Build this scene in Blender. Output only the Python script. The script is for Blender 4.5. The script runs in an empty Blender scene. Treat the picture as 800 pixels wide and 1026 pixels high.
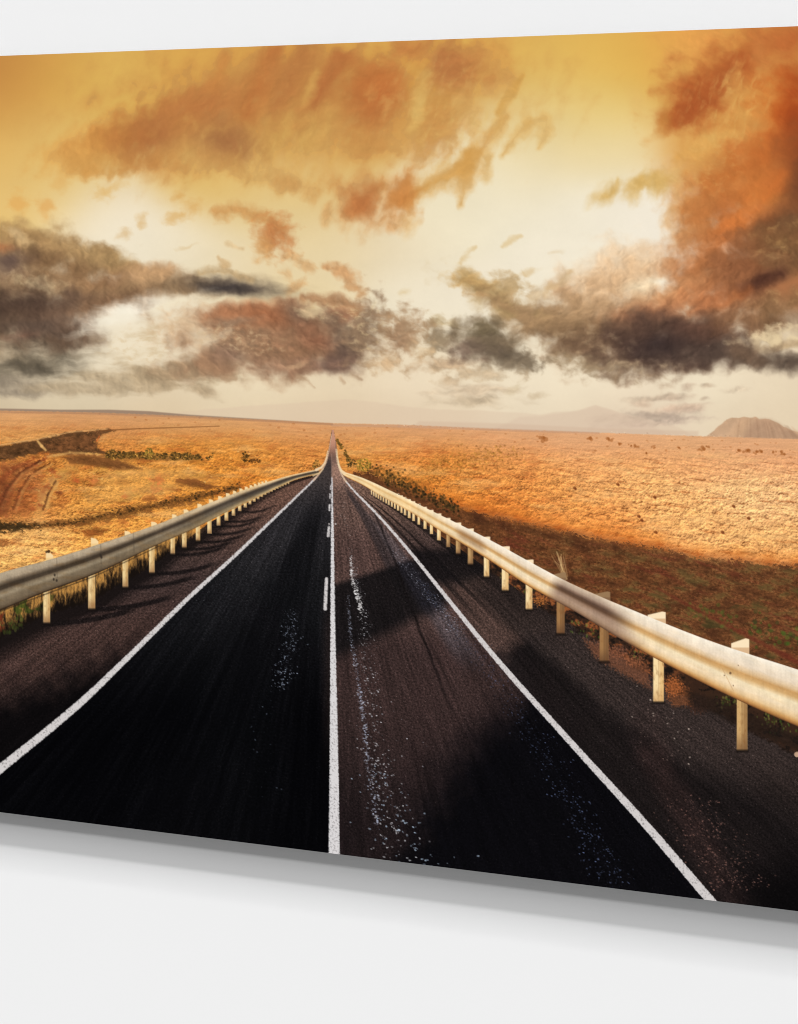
# Close-up of a large landscape print mounted a little way off a white wall.
# Scene: one wall, one print (slab + printed picture split into its pictured parts), unseen strip lamps.
import bpy, math
import numpy as np
from mathutils import Vector

# ------------------------------------------------------------------ picture printed on the panel
# The artwork is drawn procedurally (noise, soft brush blobs, strokes and outlines) in the
# print's own flat coordinates and baked as ink colour on a fine sheet.
RS = np.random.RandomState(7)
_P = np.arange(512); RS.shuffle(_P); PERM = np.concatenate([_P, _P, _P]).astype(np.int32)
_A = RS.rand(512) * 2 * np.pi
GX, GY = np.cos(_A).astype(np.float32), np.sin(_A).astype(np.float32)

def sm(a, b, x):
    t = np.clip((x - a) / (b - a), 0, 1)
    return t * t * (3 - 2 * t)

def noise(x, y, seed=0):
    xi = np.floor(x); yi = np.floor(y)
    fx = (x - xi).astype(np.float32); fy = (y - yi).astype(np.float32)
    xi = (xi.astype(np.int32) + seed * 37) & 511; yi = (yi.astype(np.int32) + seed * 71) & 511
    ux = fx * fx * fx * (fx * (fx * 6 - 15) + 10); uy = fy * fy * fy * (fy * (fy * 6 - 15) + 10)
    def g(i, j, dx, dy):
        h = PERM[PERM[(xi + i) & 511] + ((yi + j) & 511)]
        return GX[h] * dx + GY[h] * dy
    a = g(0, 0, fx, fy); b = g(1, 0, fx - 1, fy)
    c = g(0, 1, fx, fy - 1); d = g(1, 1, fx - 1, fy - 1)
    a += (b - a) * ux; c += (d - c) * ux
    return (a + (c - a) * uy) * 1.5

def fbm(x, y, o=4, seed=0, gain=.55):
    r = 0; s = 1.; t = 0
    for k in range(o):
        r = r + s * noise(x * 2 ** k + 13.7 * k, y * 2 ** k + 7.1 * k, seed + k)
        t += s; s *= gain
    return r / t * 1.4

class Paint:
    def __init__(s, xs, vs, top, bot):
        s.xs = xs; s.vs = vs; s.t = top(xs); s.b = bot(xs)
        s.X = np.repeat(xs[None, :], len(vs), 0).astype(np.float32)
        s.Y = (s.t[None, :] + vs[:, None] * (s.b - s.t)[None, :]).astype(np.float32)
        s.C = np.zeros(s.X.shape + (3,), np.float32)
        s.part = np.zeros(s.X.shape, np.int32)
        s.parts = {}           # id -> (name, parent id, label)
        s.F = {}
        s.cov = {}
    def new(s, name, parent=0, label=None):
        k = len(s.parts) + 1; s.parts[k] = (name, parent, label); return k
    def win(s, x0, x1, y0, y1):
        c0 = max(0, int(np.searchsorted(s.xs, x0)) - 1); c1 = min(len(s.xs), int(np.searchsorted(s.xs, x1)) + 1)
        if c1 - c0 < 1: return None
        t = s.t[c0:c1]; h = s.b[c0:c1] - t
        v0 = ((y0 - t) / h).min(); v1 = ((y1 - t) / h).max()
        r0 = max(0, int(np.searchsorted(s.vs, v0)) - 1); r1 = min(len(s.vs), int(np.searchsorted(s.vs, v1)) + 1)
        if r1 - r0 < 1: return None
        return (slice(r0, r1), slice(c0, c1))
    def put(s, w, a, col, part=None, th=.5):
        col = np.asarray(col, np.float32)
        s.C[w] += (col - s.C[w]) * a[..., None]
        if part is not None:
            p = s.part[w]; p[a > th] = part
    def field(s, name, w):
        return 0 if name is None else s.F[name][w]
    # soft ellipse, edge broken up by a noise field
    def blob(s, cx, cy, rx, ry, ang, col, op=1., soft=.45, n=.5, f='c', cid=None):
        R = max(rx, ry) * (1.25 + soft + n * .6)
        w = s.win(cx - R, cx + R, cy - R, cy + R)
        if w is None: return
        a = math.radians(ang); ca, sa = math.cos(a), math.sin(a)
        x = s.X[w] + s.F['wx'][w] - cx; y = s.Y[w] + s.F['wy'][w] - cy
        u = (x * ca - y * sa) / rx; v = (x * sa + y * ca) / ry      # ang>0: rises to the right
        p = 1 - np.sqrt(u * u + v * v) + n * s.field(f, w)
        soft = soft * 1.25; al = op * sm(-soft + .15, soft + .15, p)
        s.put(w, al, col)
        if cid is not None:
            cv = s.cov.setdefault(cid, np.zeros(s.X.shape, np.float32)); cv[w] = 1 - (1 - cv[w]) * (1 - al)
    def stroke(s, pts, col, op=1., soft=.5, n=.5, f='s', cid=None):
        # pts: (x, y, halfwidth)
        pts = np.array(pts, float); m = pts[:, 2].max() * (1.3 + soft + n)
        w = s.win(pts[:, 0].min() - m, pts[:, 0].max() + m, pts[:, 1].min() - m, pts[:, 1].max() + m)
        if w is None: return
        x = s.X[w] + s.F['wx'][w]; y = s.Y[w] + s.F['wy'][w]
        best = np.full(x.shape, -9., np.float32)
        for (x0, y0, a0), (x1, y1, a1) in zip(pts[:-1], pts[1:]):
            dx, dy = x1 - x0, y1 - y0
            t = np.clip(((x - x0) * dx + (y - y0) * dy) / (dx * dx + dy * dy + 1e-6), 0, 1)
            d = np.hypot(x - x0 - t * dx, y - y0 - t * dy) / (a0 + t * (a1 - a0))
            best = np.maximum(best, 1 - d)
        soft = soft * 1.3; al = op * sm(-soft + .15, soft + .15, best + n * s.field(f, w))
        s.put(w, al, col)
        if cid is not None:
            cv = s.cov.setdefault(cid, np.zeros(s.X.shape, np.float32)); cv[w] = 1 - (1 - cv[w]) * (1 - al)
    # noise thresholded veil inside a soft ellipse (mottled gaps, ragged streaks)
    def veil(s, cx, cy, rx, ry, ang, col, op, lo, hi, f, cid=None, sgn=1):
        R = max(rx, ry) * 1.3
        w = s.win(cx - R, cx + R, cy - R, cy + R)
        if w is None: return
        a = math.radians(ang); ca, sa = math.cos(a), math.sin(a)
        x = s.X[w] - cx; y = s.Y[w] - cy
        u = (x * ca - y * sa) / rx; v = (x * sa + y * ca) / ry
        al = .85 * op * sm(1.15, .4, np.sqrt(u * u + v * v)) * sm(lo - .25, hi + .45, sgn * s.F[f][w])
        s.put(w, al, col)
    # crisp line with varying half width
    def line(s, pts, col, op=1., part=None, blur=.6, rough=0., hz=False, wn=0.):
        pts = np.array(pts, float); m = pts[:, 2].max() + 3 + blur
        for (x0, y0, a0), (x1, y1, a1) in zip(pts[:-1], pts[1:]):
            w = s.win(min(x0, x1) - m, max(x0, x1) + m, min(y0, y1) - m, max(y0, y1) + m)
            if w is None: continue
            x, y = s.X[w], s.Y[w]; dx, dy = x1 - x0, y1 - y0
            t = ((x - x0) * dx + (y - y0) * dy) / (dx * dx + dy * dy + 1e-6)
            tc = np.clip(t, 0, 1)
            d = np.hypot(x - x0 - tc * dx, y - y0 - tc * dy)
            hw = a0 + tc * (a1 - a0)
            if wn: d = d + wn * (s.F['g1'][w] if wn < 1 else s.F['ge'][w])
            a = op * sm(hw + blur, hw - blur, d)
            if rough: a = a * np.clip(1 - rough * np.maximum(0, s.F['g1'][w]), 0, 1)
            s.put(w, a, col, part)
    def poly(s, pts, col, op=1., part=None, blur=.6, wn=0., f='g2', tex=0.):
        pts = np.array(pts, float); m = 2 + blur + wn * 1.5
        w = s.win(pts[:, 0].min() - m, pts[:, 0].max() + m, pts[:, 1].min() - m, pts[:, 1].max() + m)
        if w is None: return
        x, y = s.X[w], s.Y[w]
        ins = np.zeros(x.shape, bool); dd = np.full(x.shape, 1e9, np.float32)
        for (x0, y0), (x1, y1) in zip(pts, np.roll(pts, -1, 0)):
            dx, dy = x1 - x0, y1 - y0
            t = np.clip(((x - x0) * dx + (y - y0) * dy) / (dx * dx + dy * dy + 1e-9), 0, 1)
            dd = np.minimum(dd, (x - x0 - t * dx) ** 2 + (y - y0 - t * dy) ** 2)
            if y0 != y1:
                ins ^= ((y0 > y) != (y1 > y)) & (x < (x1 - x0) * (y - y0) / (y1 - y0) + x0)
        d = np.sqrt(dd) * np.where(ins, 1, -1)
        if wn: d = d + wn * s.F[f][w]
        a = op * sm(-blur, blur, d)
        if tex:
            col = np.asarray(col, np.float32)[None, None] * (1 + tex * s.F[f][w])[..., None]
        s.put(w, a, col, part)
    def dot(s, cx, cy, r, col, op, st=1.):
        w = s.win(cx - r - 1, cx + r + 1, cy - r * st - 1, cy + r * st + 1)
        if w is None: return
        d = np.hypot(s.X[w] - cx, (s.Y[w] - cy) / st)
        s.put(w, op * sm(r + .55, r - .55, d), col)
    def grad(s, w, pts, sig):
        x, y = s.X[w], s.Y[w]; num = np.zeros(x.shape + (3,), np.float32); den = np.zeros(x.shape, np.float32)
        for px, py, r, g, b in pts:
            k = np.exp(-((x - px) ** 2 + 2.0 * (y - py) ** 2) / (2 * sig * sig)) + 1e-9
            num += k[..., None] * np.array((r, g, b), np.float32); den += k
        return num / den[..., None]

def hor(x):
    return np.interp(x, [-200, 0, 100, 200, 333, 400, 500, 600, 700, 800, 1000],
                     [407, 411.5, 413.5, 417.5, 424, 425.5, 430, 433.5, 437, 440, 446])

SKY = [(-60,70,180,116,60),(0,66,192,130,66),(30,66,206,148,72),(0,110,212,158,80),(60,75,220,172,84),(110,85,222,180,92),(60,140,226,188,108),(0,160,226,180,100),
 (0,195,230,192,118),(60,190,230,198,128),(110,215,236,222,196),(150,235,236,224,198),(200,60,220,168,82),(300,60,216,160,78),(400,60,222,172,84),
 (250,120,216,166,86),(350,130,218,170,92),(200,180,224,184,104),(240,190,224,186,112),(320,190,224,188,118),(270,215,228,204,150),(330,240,228,206,160),(240,260,228,208,168),
 (200,250,236,222,192),(300,290,228,206,160),(390,250,226,206,168),(420,60,220,170,82),(500,45,222,174,88),(560,45,222,176,88),(560,70,224,184,96),(560,100,228,198,124),
 (540,130,231,208,152),(520,170,236,220,180),(600,60,222,178,88),(600,110,228,198,122),(600,150,234,214,166),(500,210,236,226,200),(580,215,238,228,204),(440,230,236,224,194),
 (450,200,236,222,186),(640,220,240,230,212),(640,60,222,174,84),(680,40,226,164,80),(760,40,214,150,76),(720,90,214,160,84),(720,140,218,160,86),(800,60,200,130,66),
 (860,60,190,120,60),(560,265,238,228,206),(420,290,236,224,198),(480,300,236,224,200),(560,320,236,222,194),(440,370,234,216,184),(560,385,236,220,190),
 (700,385,236,220,190),(800,390,228,208,176),(860,390,220,200,170),(620,380,236,218,188),(540,410,230,212,184),(640,415,222,200,174),(760,410,226,206,176),
 (130,310,238,226,202),(160,330,234,218,188),(110,350,236,222,194),(60,395,214,196,164),(0,400,204,184,152),(150,400,218,196,162),(250,390,230,212,176),(330,395,228,208,172),
 (250,410,224,202,170),(330,415,220,196,166),(420,400,226,204,174),(-60,300,200,170,130),(-60,400,200,180,150),(60,410,214,196,164),(860,250,170,110,70),(860,160,180,100,50)]

def paint_sky(p):
    w = p.win(-400, 1300, 0, 455)
    X, Y = p.X[w], p.Y[w]
    z = lambda: np.zeros(p.X.shape, np.float32)
    for k in ('c', 'f', 's', 'h', 'm', 'v', 'wx', 'wy'): p.F[k] = z()
    p.F['wx'][w] = 3.2 * fbm(X / 20, Y / 24, 4, 3); p.F['wy'][w] = 3.0 * fbm(X / 20, Y / 20, 4, 9)
    xw, yw = X + .9 * p.F['wx'][w], Y + .9 * p.F['wy'][w]
    p.F['c'][w] = 1.1 * fbm(xw / 26, yw / 22, 5, 1, .47)
    p.F['f'][w] = 1.05 * fbm(xw / 13, yw / 10, 4, 5, .5)
    p.F['h'][w] = fbm(xw / 34, yw / 11, 5, 12, .5)
    q = X + .42 * Y
    p.F['s'][w] = fbm((q + p.F['wx'][w]) / 17, (Y - .2 * X + p.F['wy'][w]) / 32, 4, 20, .46) * .7 + .45 * fbm(xw / 20, yw / 18, 4, 23, .5)
    p.F['m'][w] = fbm((xw + .5 * yw) / 9, (yw - .2 * xw) / 5.5, 4, 140, .52)
    p.F['v'][w] = fbm((q + p.F['wx'][w]) / 7.5, (Y - .2 * X + p.F['wy'][w]) / 17, 4, 150, .5)
    p.C[w] = p.grad(w, SKY, 34); p.C[w] += (np.array((250,238,214), np.float32) - p.C[w]) * (.22 * np.exp(-((X - 520) / 190) ** 2 - ((Y - 280) / 90) ** 2) + .25 * np.exp(-((X - 120) / 70) ** 2 - ((Y - 225) / 26) ** 2) + .15 * np.exp(-((Y - 380) / 25) ** 2))[..., None]
    p.C[w] *= (1 + .012 * fbm(X / 60, Y / 40, 3, 31))[..., None]
    B, S = p.blob, p.stroke
    sky = p.new('sky')
    p.part[w] = sky
    # ---- orange bank, upper left
    cA = len(p.parts) + 1; c = p.new('cloud', 0, 'wide orange cloud bank along the top left of the picture')
    k = dict(f='s', cid=c)
    B(300, 105, 200, 62, 4, (206,148,78), .8, .6, .5, **k); B(300, 90, 120, 40, 4, (194,126,64), .6, .7, .6, **k)
    B(95, 148, 52, 24, 22, (226,160,78), .9, .5, .4, **k)
    B(140, 132, 62, 30, 24, (204,136,66), .85, .5, .55, **k)
    B(120, 160, 60, 16, 5, (214,160,84), .6, .5, .6, **k)
    B(150, 136, 34, 24, 20, (174,106,60), .85, .6, .5, **k)
    B(128, 140, 30, 14, 20, (190,118,58), .5, .6, .6, **k)
    B(205, 106, 46, 22, 12, (190,116,62), .85, .6, .5, **k)
    B(228, 142, 32, 24, -10, (164,104,62), .85, .6, .6, **k)
    B(158, 168, 26, 12, 0, (196,124,62), .6, .6, .6, **k)
    B(200, 160, 44, 16, -8, (206,148,80), .55, .6, .7, **k)
    S([(278,48,9),(262,82,13),(248,112,12)], (192,114,58), .8, .7, .6, cid=c)
    S([(226,60,6),(212,90,7)], (208,132,66), .6, .8, .6, cid=c)
    S([(304,52,16),(286,86,14),(276,112,8)], (186,116,62), .75, .7, .6, cid=c)
    S([(342,58,10),(322,90,13),(300,126,8)], (184,106,56), .85, .7, .6, cid=c)
    S([(318,72,4),(304,104,5)], (216,164,84), .7, .8, .6, cid=c)
    B(300, 128, 40, 20, 30, (214,166,86), .6, .6, .6, **k)
    B(372, 98, 30, 42, 10, (190,108,54), .9, .55, .5, **k)
    B(388, 84, 22, 22, 0, (200,110,54), .7, .7, .5, **k)
    B(365, 140, 30, 16, 10, (204,140,72), .6, .6, .6, **k)
    B(455, 66, 34, 30, 15, (188,116,64), .9, .5, .5, **k)
    B(410, 50, 16, 14, 0, (200,120,62), .7, .7, .5, **k)
    B(490, 60, 24, 34, 20, (208,140,72), .6, .7, .6, **k)
    B(440, 122, 36, 30, 25, (208,146,76), .85, .55, .7, **k)
    B(425, 140, 22, 22, 20, (204,140,72), .5, .6, .7, **k)
    S([(425,75,6),(415,130,9)], (222,178,96), .6, .8, .7, cid=c)
    S([(524,76,2),(512,96,5),(500,112,4)], (214,158,76), .8, .8, .6, cid=c)
    S([(508,118,5),(490,134,8),(482,152,5)], (214,154,76), .75, .8, .7, cid=c)
    S([(530,122,4),(516,138,6),(504,156,4)], (218,166,88), .7, .8, .8, cid=c)
    S([(548,116,5),(546,134,6),(540,150,3)], (220,172,96), .65, .8, .8, cid=c)
    S([(545,118,3),(528,124,3)], (220,172,96), .6, .8, .8, cid=c)
    B(270, 178, 50, 12, -12, (214,162,88), .6, .6, .7, **k)
    B(290, 186, 26, 9, -20, (204,146,80), .55, .6, .7, **k)
    V = p.veil
    V(330, 105, 190, 62, 4, (220,174,94), .4, -.1, .7, 's'); V(330, 105, 190, 62, 4, (180,112,62), .4, .0, .7, 's', sgn=-1)
    V(190, 140, 100, 36, 15, (214,164,90), .4, .0, .7, 's'); V(440, 95, 90, 50, 10, (222,180,102), .4, .0, .6, 'v')
    V(470, 140, 80, 30, 25, (230,196,126), .4, .0, .6, 'v'); V(300, 150, 90, 26, 5, (222,180,100), .45, .0, .6, 'v')
    V(430, 120, 60, 44, 10, (230,192,112), .6, -.05, .5, 's'); V(350, 130, 60, 34, 10, (222,178,98), .45, .0, .6, 's'); V(500, 120, 50, 40, 10, (230,194,120), .5, -.1, .5, 's')
    # lower wisps
    c = p.new('cloud', 0, 'small orange ragged cloud hanging under the orange bank')
    k = dict(f='s', cid=c)
    S([(478,158,10),(440,180,12),(405,200,12)], (216,158,78), .85, .7, .7, cid=c)
    S([(470,165,10),(466,188,8),(462,205,4)], (216,160,82), .75, .8, .9, cid=c)
    S([(490,156,4),(486,180,5)], (222,174,100), .6, .8, .9, cid=c)
    B(400, 198, 20, 24, 0, (206,128,62), .85, .6, .6, **k)
    B(364, 200, 32, 28, 15, (206,144,80), .75, .6, .7, **k)
    B(363, 204, 18, 17, 15, (190,112,60), .85, .7, .5, **k)
    B(410, 222, 9, 14, 0, (220,170,100), .5, .8, .9, **k)
    S([(330,205,4),(326,225,5)], (210,158,96), .6, .8, .8, cid=c)
    c = p.new('cloud', 0, 'small curled tan cloud left of the middle')
    k = dict(f='f', cid=c)
    S([(218,214,7),(240,210,8),(262,217,8),(280,228,8)], (206,152,90), .85, .6, .6, 'f', cid=c)
    B(276, 236, 18, 20, 20, (194,128,76), .95, .6, .6, **k)
    B(264, 250, 10, 14, 20, (206,156,96), .7, .6, .7, **k)
    S([(288,255,5),(300,262,6),(312,270,5)], (208,160,104), .7, .7, .9, 'f', cid=c)
    S([(325,266,4),(340,270,6),(352,280,7),(362,294,6)], (204,152,100), .85, .7, .8, 'f', cid=c)
    B(295, 288, 10, 6, 20, (206,156,100), .7, .7, .9, **k)
    B(287, 272, 5, 7, 0, (208,160,104), .5, .7, .9, **k)
    S([(228,244,2),(244,250,2)], (214,178,126), .5, .9, .9, 'f', cid=c)
    # small wisps upper left
    for x, y, rx, ry, col, o in ((18,203,10,10,(226,170,92),.7),(47,207,8,10,(224,168,94),.7),(60,185,8,8,(224,176,102),.5),(108,190,12,8,(222,174,98),.6),(142,223,6,6,(214,172,110),.6),
                                 (126,234,8,5,(212,176,124),.6),(175,218,9,6,(216,168,98),.6),(192,208,8,8,(216,164,92),.6),(180,196,7,4,(214,160,86),.6),(188,247,8,2,(214,184,136),.5)):
        B(x, y, rx, ry, 15, col, o, .7, .8, 'f')
    # ---- right orange cloud
    c = p.new('cloud', 0, 'towering orange cloud down the right edge of the picture')
    k = dict(f='c', cid=c)
    B(756, 130, 78, 112, 16, (212,150,78), .85, .45, .6, **k)
    B(700, 42, 36, 22, 10, (228,158,82), .75, .8, .5, 's', c); B(678, 84, 20, 36, 10, (220,166,88), .55, .8, .6, 's', c)
    S([(676,116,16),(696,100,32),(722,84,30),(750,56,22)], (178,96,48), .97, .6, .55, 'c', c)
    S([(690,112,12),(712,96,16),(734,70,12)], (160,80,42), .6, .9, .6, 'c', c)
    B(666, 118, 8, 18, -10, (192,126,62), .75, .7, .7, 's', c); B(640, 108, 8, 18, 20, (222,178,104), .4, .8, .8, 's', c)
    B(785, 42, 36, 24, 20, (186,104,54), .9, .7, .5, **k); B(762, 56, 10, 20, 20, (202,132,70), .6, .7, .6, **k)
    B(746, 106, 16, 30, 30, (218,164,88), .85, .7, .8, **k); B(735, 126, 7, 8, 0, (196,128,62), .6, .8, .7, **k); B(722, 142, 34, 12, 14, (224,176,98), .8, .7, .9, **k)
    B(784, 112, 28, 36, 30, (198,100,42), .9, .7, .5, **k); B(798, 120, 18, 48, 0, (160,68,30), .9, .8, .4, **k); B(800, 150, 16, 30, 0, (138,62,32), .9, .8, .4, **k)
    B(706, 164, 40, 18, 14, (216,160,86), .7, .7, .8, **k); B(764, 158, 44, 26, 20, (190,100,46), .9, .7, .5, **k)
    B(716, 196, 40, 30, 20, (190,114,58), .95, .5, .55, **k); B(744, 178, 34, 24, 20, (188,110,54), .85, .7, .5, **k); B(688, 208, 18, 30, 0, (210,152,92), .7, .8, 1.1, 's', c)
    B(706, 228, 32, 28, 10, (190,122,68), .9, .6, .6, **k); B(726, 214, 24, 18, 20, (176,104,56), .7, .8, .5, **k)
    B(800, 190, 22, 46, 0, (112,66,42), .92, .8, .4, **k)
    S([(704,262,12),(730,238,15),(760,206,16),(782,176,10)], (206,112,52), .8, .9, .6, 'c', c); S([(716,250,5),(750,216,7)], (220,130,66), .45, .9, .6, 'c', c)
    B(774, 222, 26, 16, 34, (140,82,48), .9, .7, .5, **k); B(752, 246, 28, 15, 28, (138,88,56), .9, .7, .5, **k); B(790, 226, 24, 18, 10, (108,74,50), .9, .7, .5, **k)
    B(785, 246, 36, 18, 10, (130,94,60), .9, .7, .5, **k); B(768, 264, 50, 16, 6, (126,90,60), .92, .6, .5, **k); B(735, 268, 30, 20, 10, (150,96,60), .9, .7, .5, **k)
    V(725, 115, 60, 50, 20, (226,182,104), .5, .05, .6, 'v'); V(745, 85, 26, 40, 25, (224,174,98), .5, .0, .6, 'v')
    V(700, 165, 50, 40, 10, (226,178,104), .5, .1, .6, 'm'); V(750, 170, 70, 60, 20, (158,78,40), .45, .0, .7, 'c', sgn=-1)
    V(735, 180, 50, 50, 30, (216,144,80), .45, .0, .6, 'c'); V(782, 240, 40, 24, 12, (198,156,96), .6, .12, .7, 'f'); V(778, 254, 46, 10, 8, (212,174,116), .6, .1, .6, 'h')
    for x, y, rx, ry in ((676,190,9,14),(673,214,8,16),(680,238,10,14),(668,168,9,10)): B(x, y, rx, ry, 10, (222,178,122), .5, .9, 1.1, 's', c)
    # small golden wisp
    c = p.new('cloud', 0, 'small golden wisp of cloud on bare pale sky')
    for x, y, rx, ry in ((606,196,14,9),(634,190,15,11),(662,183,17,11),(614,190,10,6),(645,182,10,8)):
        B(x, y, rx, ry, 30, (212,172,100), .85, .7, .8, 's', c)
    # ---- grey brown cloud, lower right
    c = p.new('cloud', 0, 'big dark brown cloud low on the right with a peach top')
    k = dict(f='c', cid=c)
    B(615, 284, 56, 32, 20, (228,192,150), .85, .6, .55, **k); B(650, 268, 36, 20, 0, (232,200,158), .6, .7, .6, **k); B(650, 284, 20, 8, 12, (240,224,190), .75, .8, .7, **k)
    B(640, 328, 112, 40, -4, (164,124,88), .95, .45, .55, **k)
    B(708, 280, 44, 36, 10, (172,108,64), .97, .55, .5, **k); B(690, 258, 28, 22, 0, (190,124,74), .8, .7, .6, **k); B(742, 285, 34, 38, 10, (150,98,64), .9, .6, .5, **k)
    B(668, 300, 44, 16, 14, (214,160,110), .8, .7, .7, **k); B(682, 300, 30, 9, 16, (206,140,90), .7, .8, .6, **k); B(712, 300, 26, 14, 0, (186,112,66), .7, .8, .5, **k)
    B(660, 316, 60, 12, 4, (186,124,84), .8, .7, .6, **k); S([(690,312,4),(716,308,5),(738,298,4)], (206,126,74), .6, .9, .5, 'c', c)
    B(566, 326, 52, 22, -12, (152,120,84), .95, .5, .6, **k); B(528, 320, 26, 14, -20, (170,138,98), .8, .6, .8, **k); B(592, 306, 34, 10, 16, (180,144,106), .7, .7, .8, **k)
    B(590, 346, 46, 18, -10, (136,106,78), .9, .6, .7, **k); B(560, 340, 30, 10, -14, (128,100,74), .6, .8, .7, **k)
    B(596, 366, 44, 10, -10, (152,126,94), .85, .7, 1.0, 'f', c); B(624, 364, 34, 13, -5, (132,106,82), .85, .7, .8, **k)
    B(680, 344, 82, 27, 3, (112,86,68), .97, .55, .5, **k); B(676, 340, 60, 22, 0, (86,66,56), .95, .9, .4, **k); B(658, 344, 28, 15, 0, (70,57,52), .85, .9, .35, **k); B(712, 352, 44, 14, 4, (92,74,62), .9, .8, .4, **k)
    B(640, 332, 26, 12, 10, (104,78,62), .7, .9, .5, **k); B(706, 330, 36, 10, 5, (120,84,64), .6, .8, .5, **k)
    B(752, 318, 34, 16, 0, (150,108,74), .9, .7, .6, **k); B(788, 322, 34, 14, 10, (132,100,72), .9, .7, .6, **k); B(790, 304, 30, 12, 12, (146,108,72), .85, .7, .7, **k)
    B(775, 339, 30, 10, 6, (228,204,160), .9, .6, .9, 'f', None); B(786, 346, 26, 4, 14, (176,146,108), .7, .7, .8, 'h', c)
    B(776, 362, 44, 11, -6, (106,88,72), .97, .6, .6, **k); B(750, 352, 22, 13, -20, (124,98,76), .85, .7, .7, **k)
    V(782, 296, 40, 12, 12, (206,166,110), .6, .1, .6, 'f'); V(590, 345, 60, 26, -10, (190,162,124), .5, .1, .7, 'f'); V(600, 300, 70, 24, 12, (240,214,174), .3, .0, .6, 'f'); V(640, 368, 60, 10, 0, (200,174,136), .6, .0, .6, 'f')
    B(618, 278, 44, 22, 24, (226,186,140), .7, .8, .5, **k); B(590, 296, 40, 18, 20, (206,166,122), .7, .8, .6, **k); B(642, 288, 16, 6, 12, (238,218,180), .7, .9, .7, **k); B(560, 316, 44, 12, 14, (164,130,92), .7, .8, .7, **k)
    S([(746,290,6),(765,281,9),(782,274,6)], (98,64,48), .95, .8, .4, 'c', c)
    S([(742,294,5),(750,290,5)], (176,108,64), .7, .8, .4, 'c', c)
    # ---- tan cloud centre right
    c = p.new('cloud', 0, 'tan wedge of cloud right of the road')
    k = dict(f='f', cid=c)
    B(490, 294, 42, 15, -24, (192,160,108), .95, .5, .7, 'c', c)
    B(470, 282, 22, 9, -10, (196,158,100), .9, .55, .8, **k)
    B(510, 286, 18, 12, -20, (184,152,104), .8, .6, .8, **k)
    B(505, 306, 34, 8, -28, (160,126,88), .8, .7, .7, **k)
    B(528, 316, 14, 12, -30, (168,134,96), .8, .6, .8, **k)
    B(535, 296, 14, 9, 10, (196,164,120), .6, .6, .9, **k)
    S([(548,290,3),(562,282,5),(572,273,3)], (206,172,126), .7, .8, .8, 'f')
    S([(503,247,1.5),(514,241,3),(522,236,1.5)], (216,184,128), .55, .9, 1.1, 'f')
    S([(461,263,2),(468,256,3),(476,248,1.5)], (214,182,128), .55, .9, 1.1, 'f')
    B(530, 272, 10, 3, 15, (214,184,136), .6, .7, .8, 'f')
    B(556, 252, 8, 2, 10, (226,206,172), .6, .7, .8, 'f')
    B(405, 293, 7, 3, 20, (220,196,152), .7, .7, .7, 'f')
    # ---- grey cloud
    c = p.new('cloud', 0, 'dark grey puff of cloud right of the road')
    k = dict(f='f', cid=c)
    B(448, 365, 36, 9, 6, (190,160,124), .85, .6, .8, **k)
    B(440, 340, 18, 14, -20, (152,130,100), .9, .55, .8, **k)
    B(448, 322, 14, 5, -15, (186,160,116), .7, .6, 1., **k)
    B(490, 345, 36, 22, -14, (130,110,84), .97, .4, .6, 'c', c)
    B(486, 330, 16, 12, 0, (128,110,82), .95, .5, .6, **k)
    B(520, 362, 24, 12, -5, (136,118,94), .95, .45, .7, **k)
    B(470, 352, 20, 12, 0, (136,112,94), .8, .6, .6, **k)
    B(498, 352, 24, 11, -10, (112,95,76), .7, .8, .4, **k)
    B(480, 375, 40, 6, 0, (196,170,134), .7, .6, 1., **k)
    B(452, 382, 12, 4, 0, (196,168,132), .6, .6, 1., **k)
    c = p.new('cloud', 0, 'faint flat cloud under the dark grey puff')
    B(470, 392, 34, 7, 0, (204,180,148), .85, .6, .9, 'h', c)
    B(475, 402, 40, 5, 0, (196,174,142), .75, .6, .8, 'h', c)
    B(516, 390, 8, 4, 20, (208,188,154), .6, .6, .9, 'f')
    B(539, 397, 8, 3, 0, (204,182,150), .7, .6, .8, 'f')
    # ---- brown cloud left
    c = p.new('cloud', 0, 'long dark brown grey cloud at the left edge')
    k = dict(f='c', cid=c)
    B(35, 246, 70, 24, -8, (170,134,88), .95, .4, .55, **k)
    B(95, 262, 40, 20, -14, (166,132,88), .95, .4, .6, **k)
    B(60, 285, 90, 30, -5, (160,124,86), .9, .45, .5, **k)
    B(120, 288, 46, 20, 10, (162,118,82), .9, .5, .5, **k)
    B(40, 256, 34, 14, -5, (126,96,66), .8, .8, .6, **k)
    B(8, 262, 22, 16, 0, (112,90,78), .85, .7, .4, **k)
    B(2, 248, 12, 6, 0, (190,124,78), .7, .7, .5, **k)
    B(20, 237, 14, 5, -35, (222,194,146), .7, .7, .6, 'f')
    B(100, 258, 30, 8, -15, (182,150,102), .6, .7, .7, 'f', c)
    B(145, 280, 28, 17, 10, (190,146,102), .9, .45, .4, **k)
    B(44, 284, 28, 7, -12, (218,192,146), .85, .6, 1., 'f')
    B(80, 290, 24, 12, 0, (168,128,88), .7, .6, .6, **k)
    B(10, 318, 80, 34, 2, (120,95,72), .97, .5, .5, **k)
    B(60, 322, 40, 26, 20, (136,106,82), .9, .5, .5, **k)
    B(100, 306, 34, 13, 24, (146,112,82), .9, .55, .5, **k)
    B(10, 306, 50, 16, 0, (98,76,60), .85, .9, .4, **k)
    B(18, 337, 14, 5, 10, (160,108,84), .6, .8, .5, **k)
    B(50, 346, 42, 10, -3, (112,94,74), .9, .7, .5, 'h', c)
    B(18, 360, 30, 7, 0, (158,136,106), .7, .7, .8, 'f', c)
    B(35, 369, 52, 13, 4, (104,92,74), .95, .6, .5, 'h', c)
    B(10, 384, 50, 10, 0, (150,134,112), .8, .6, .6, 'h', c)
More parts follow.
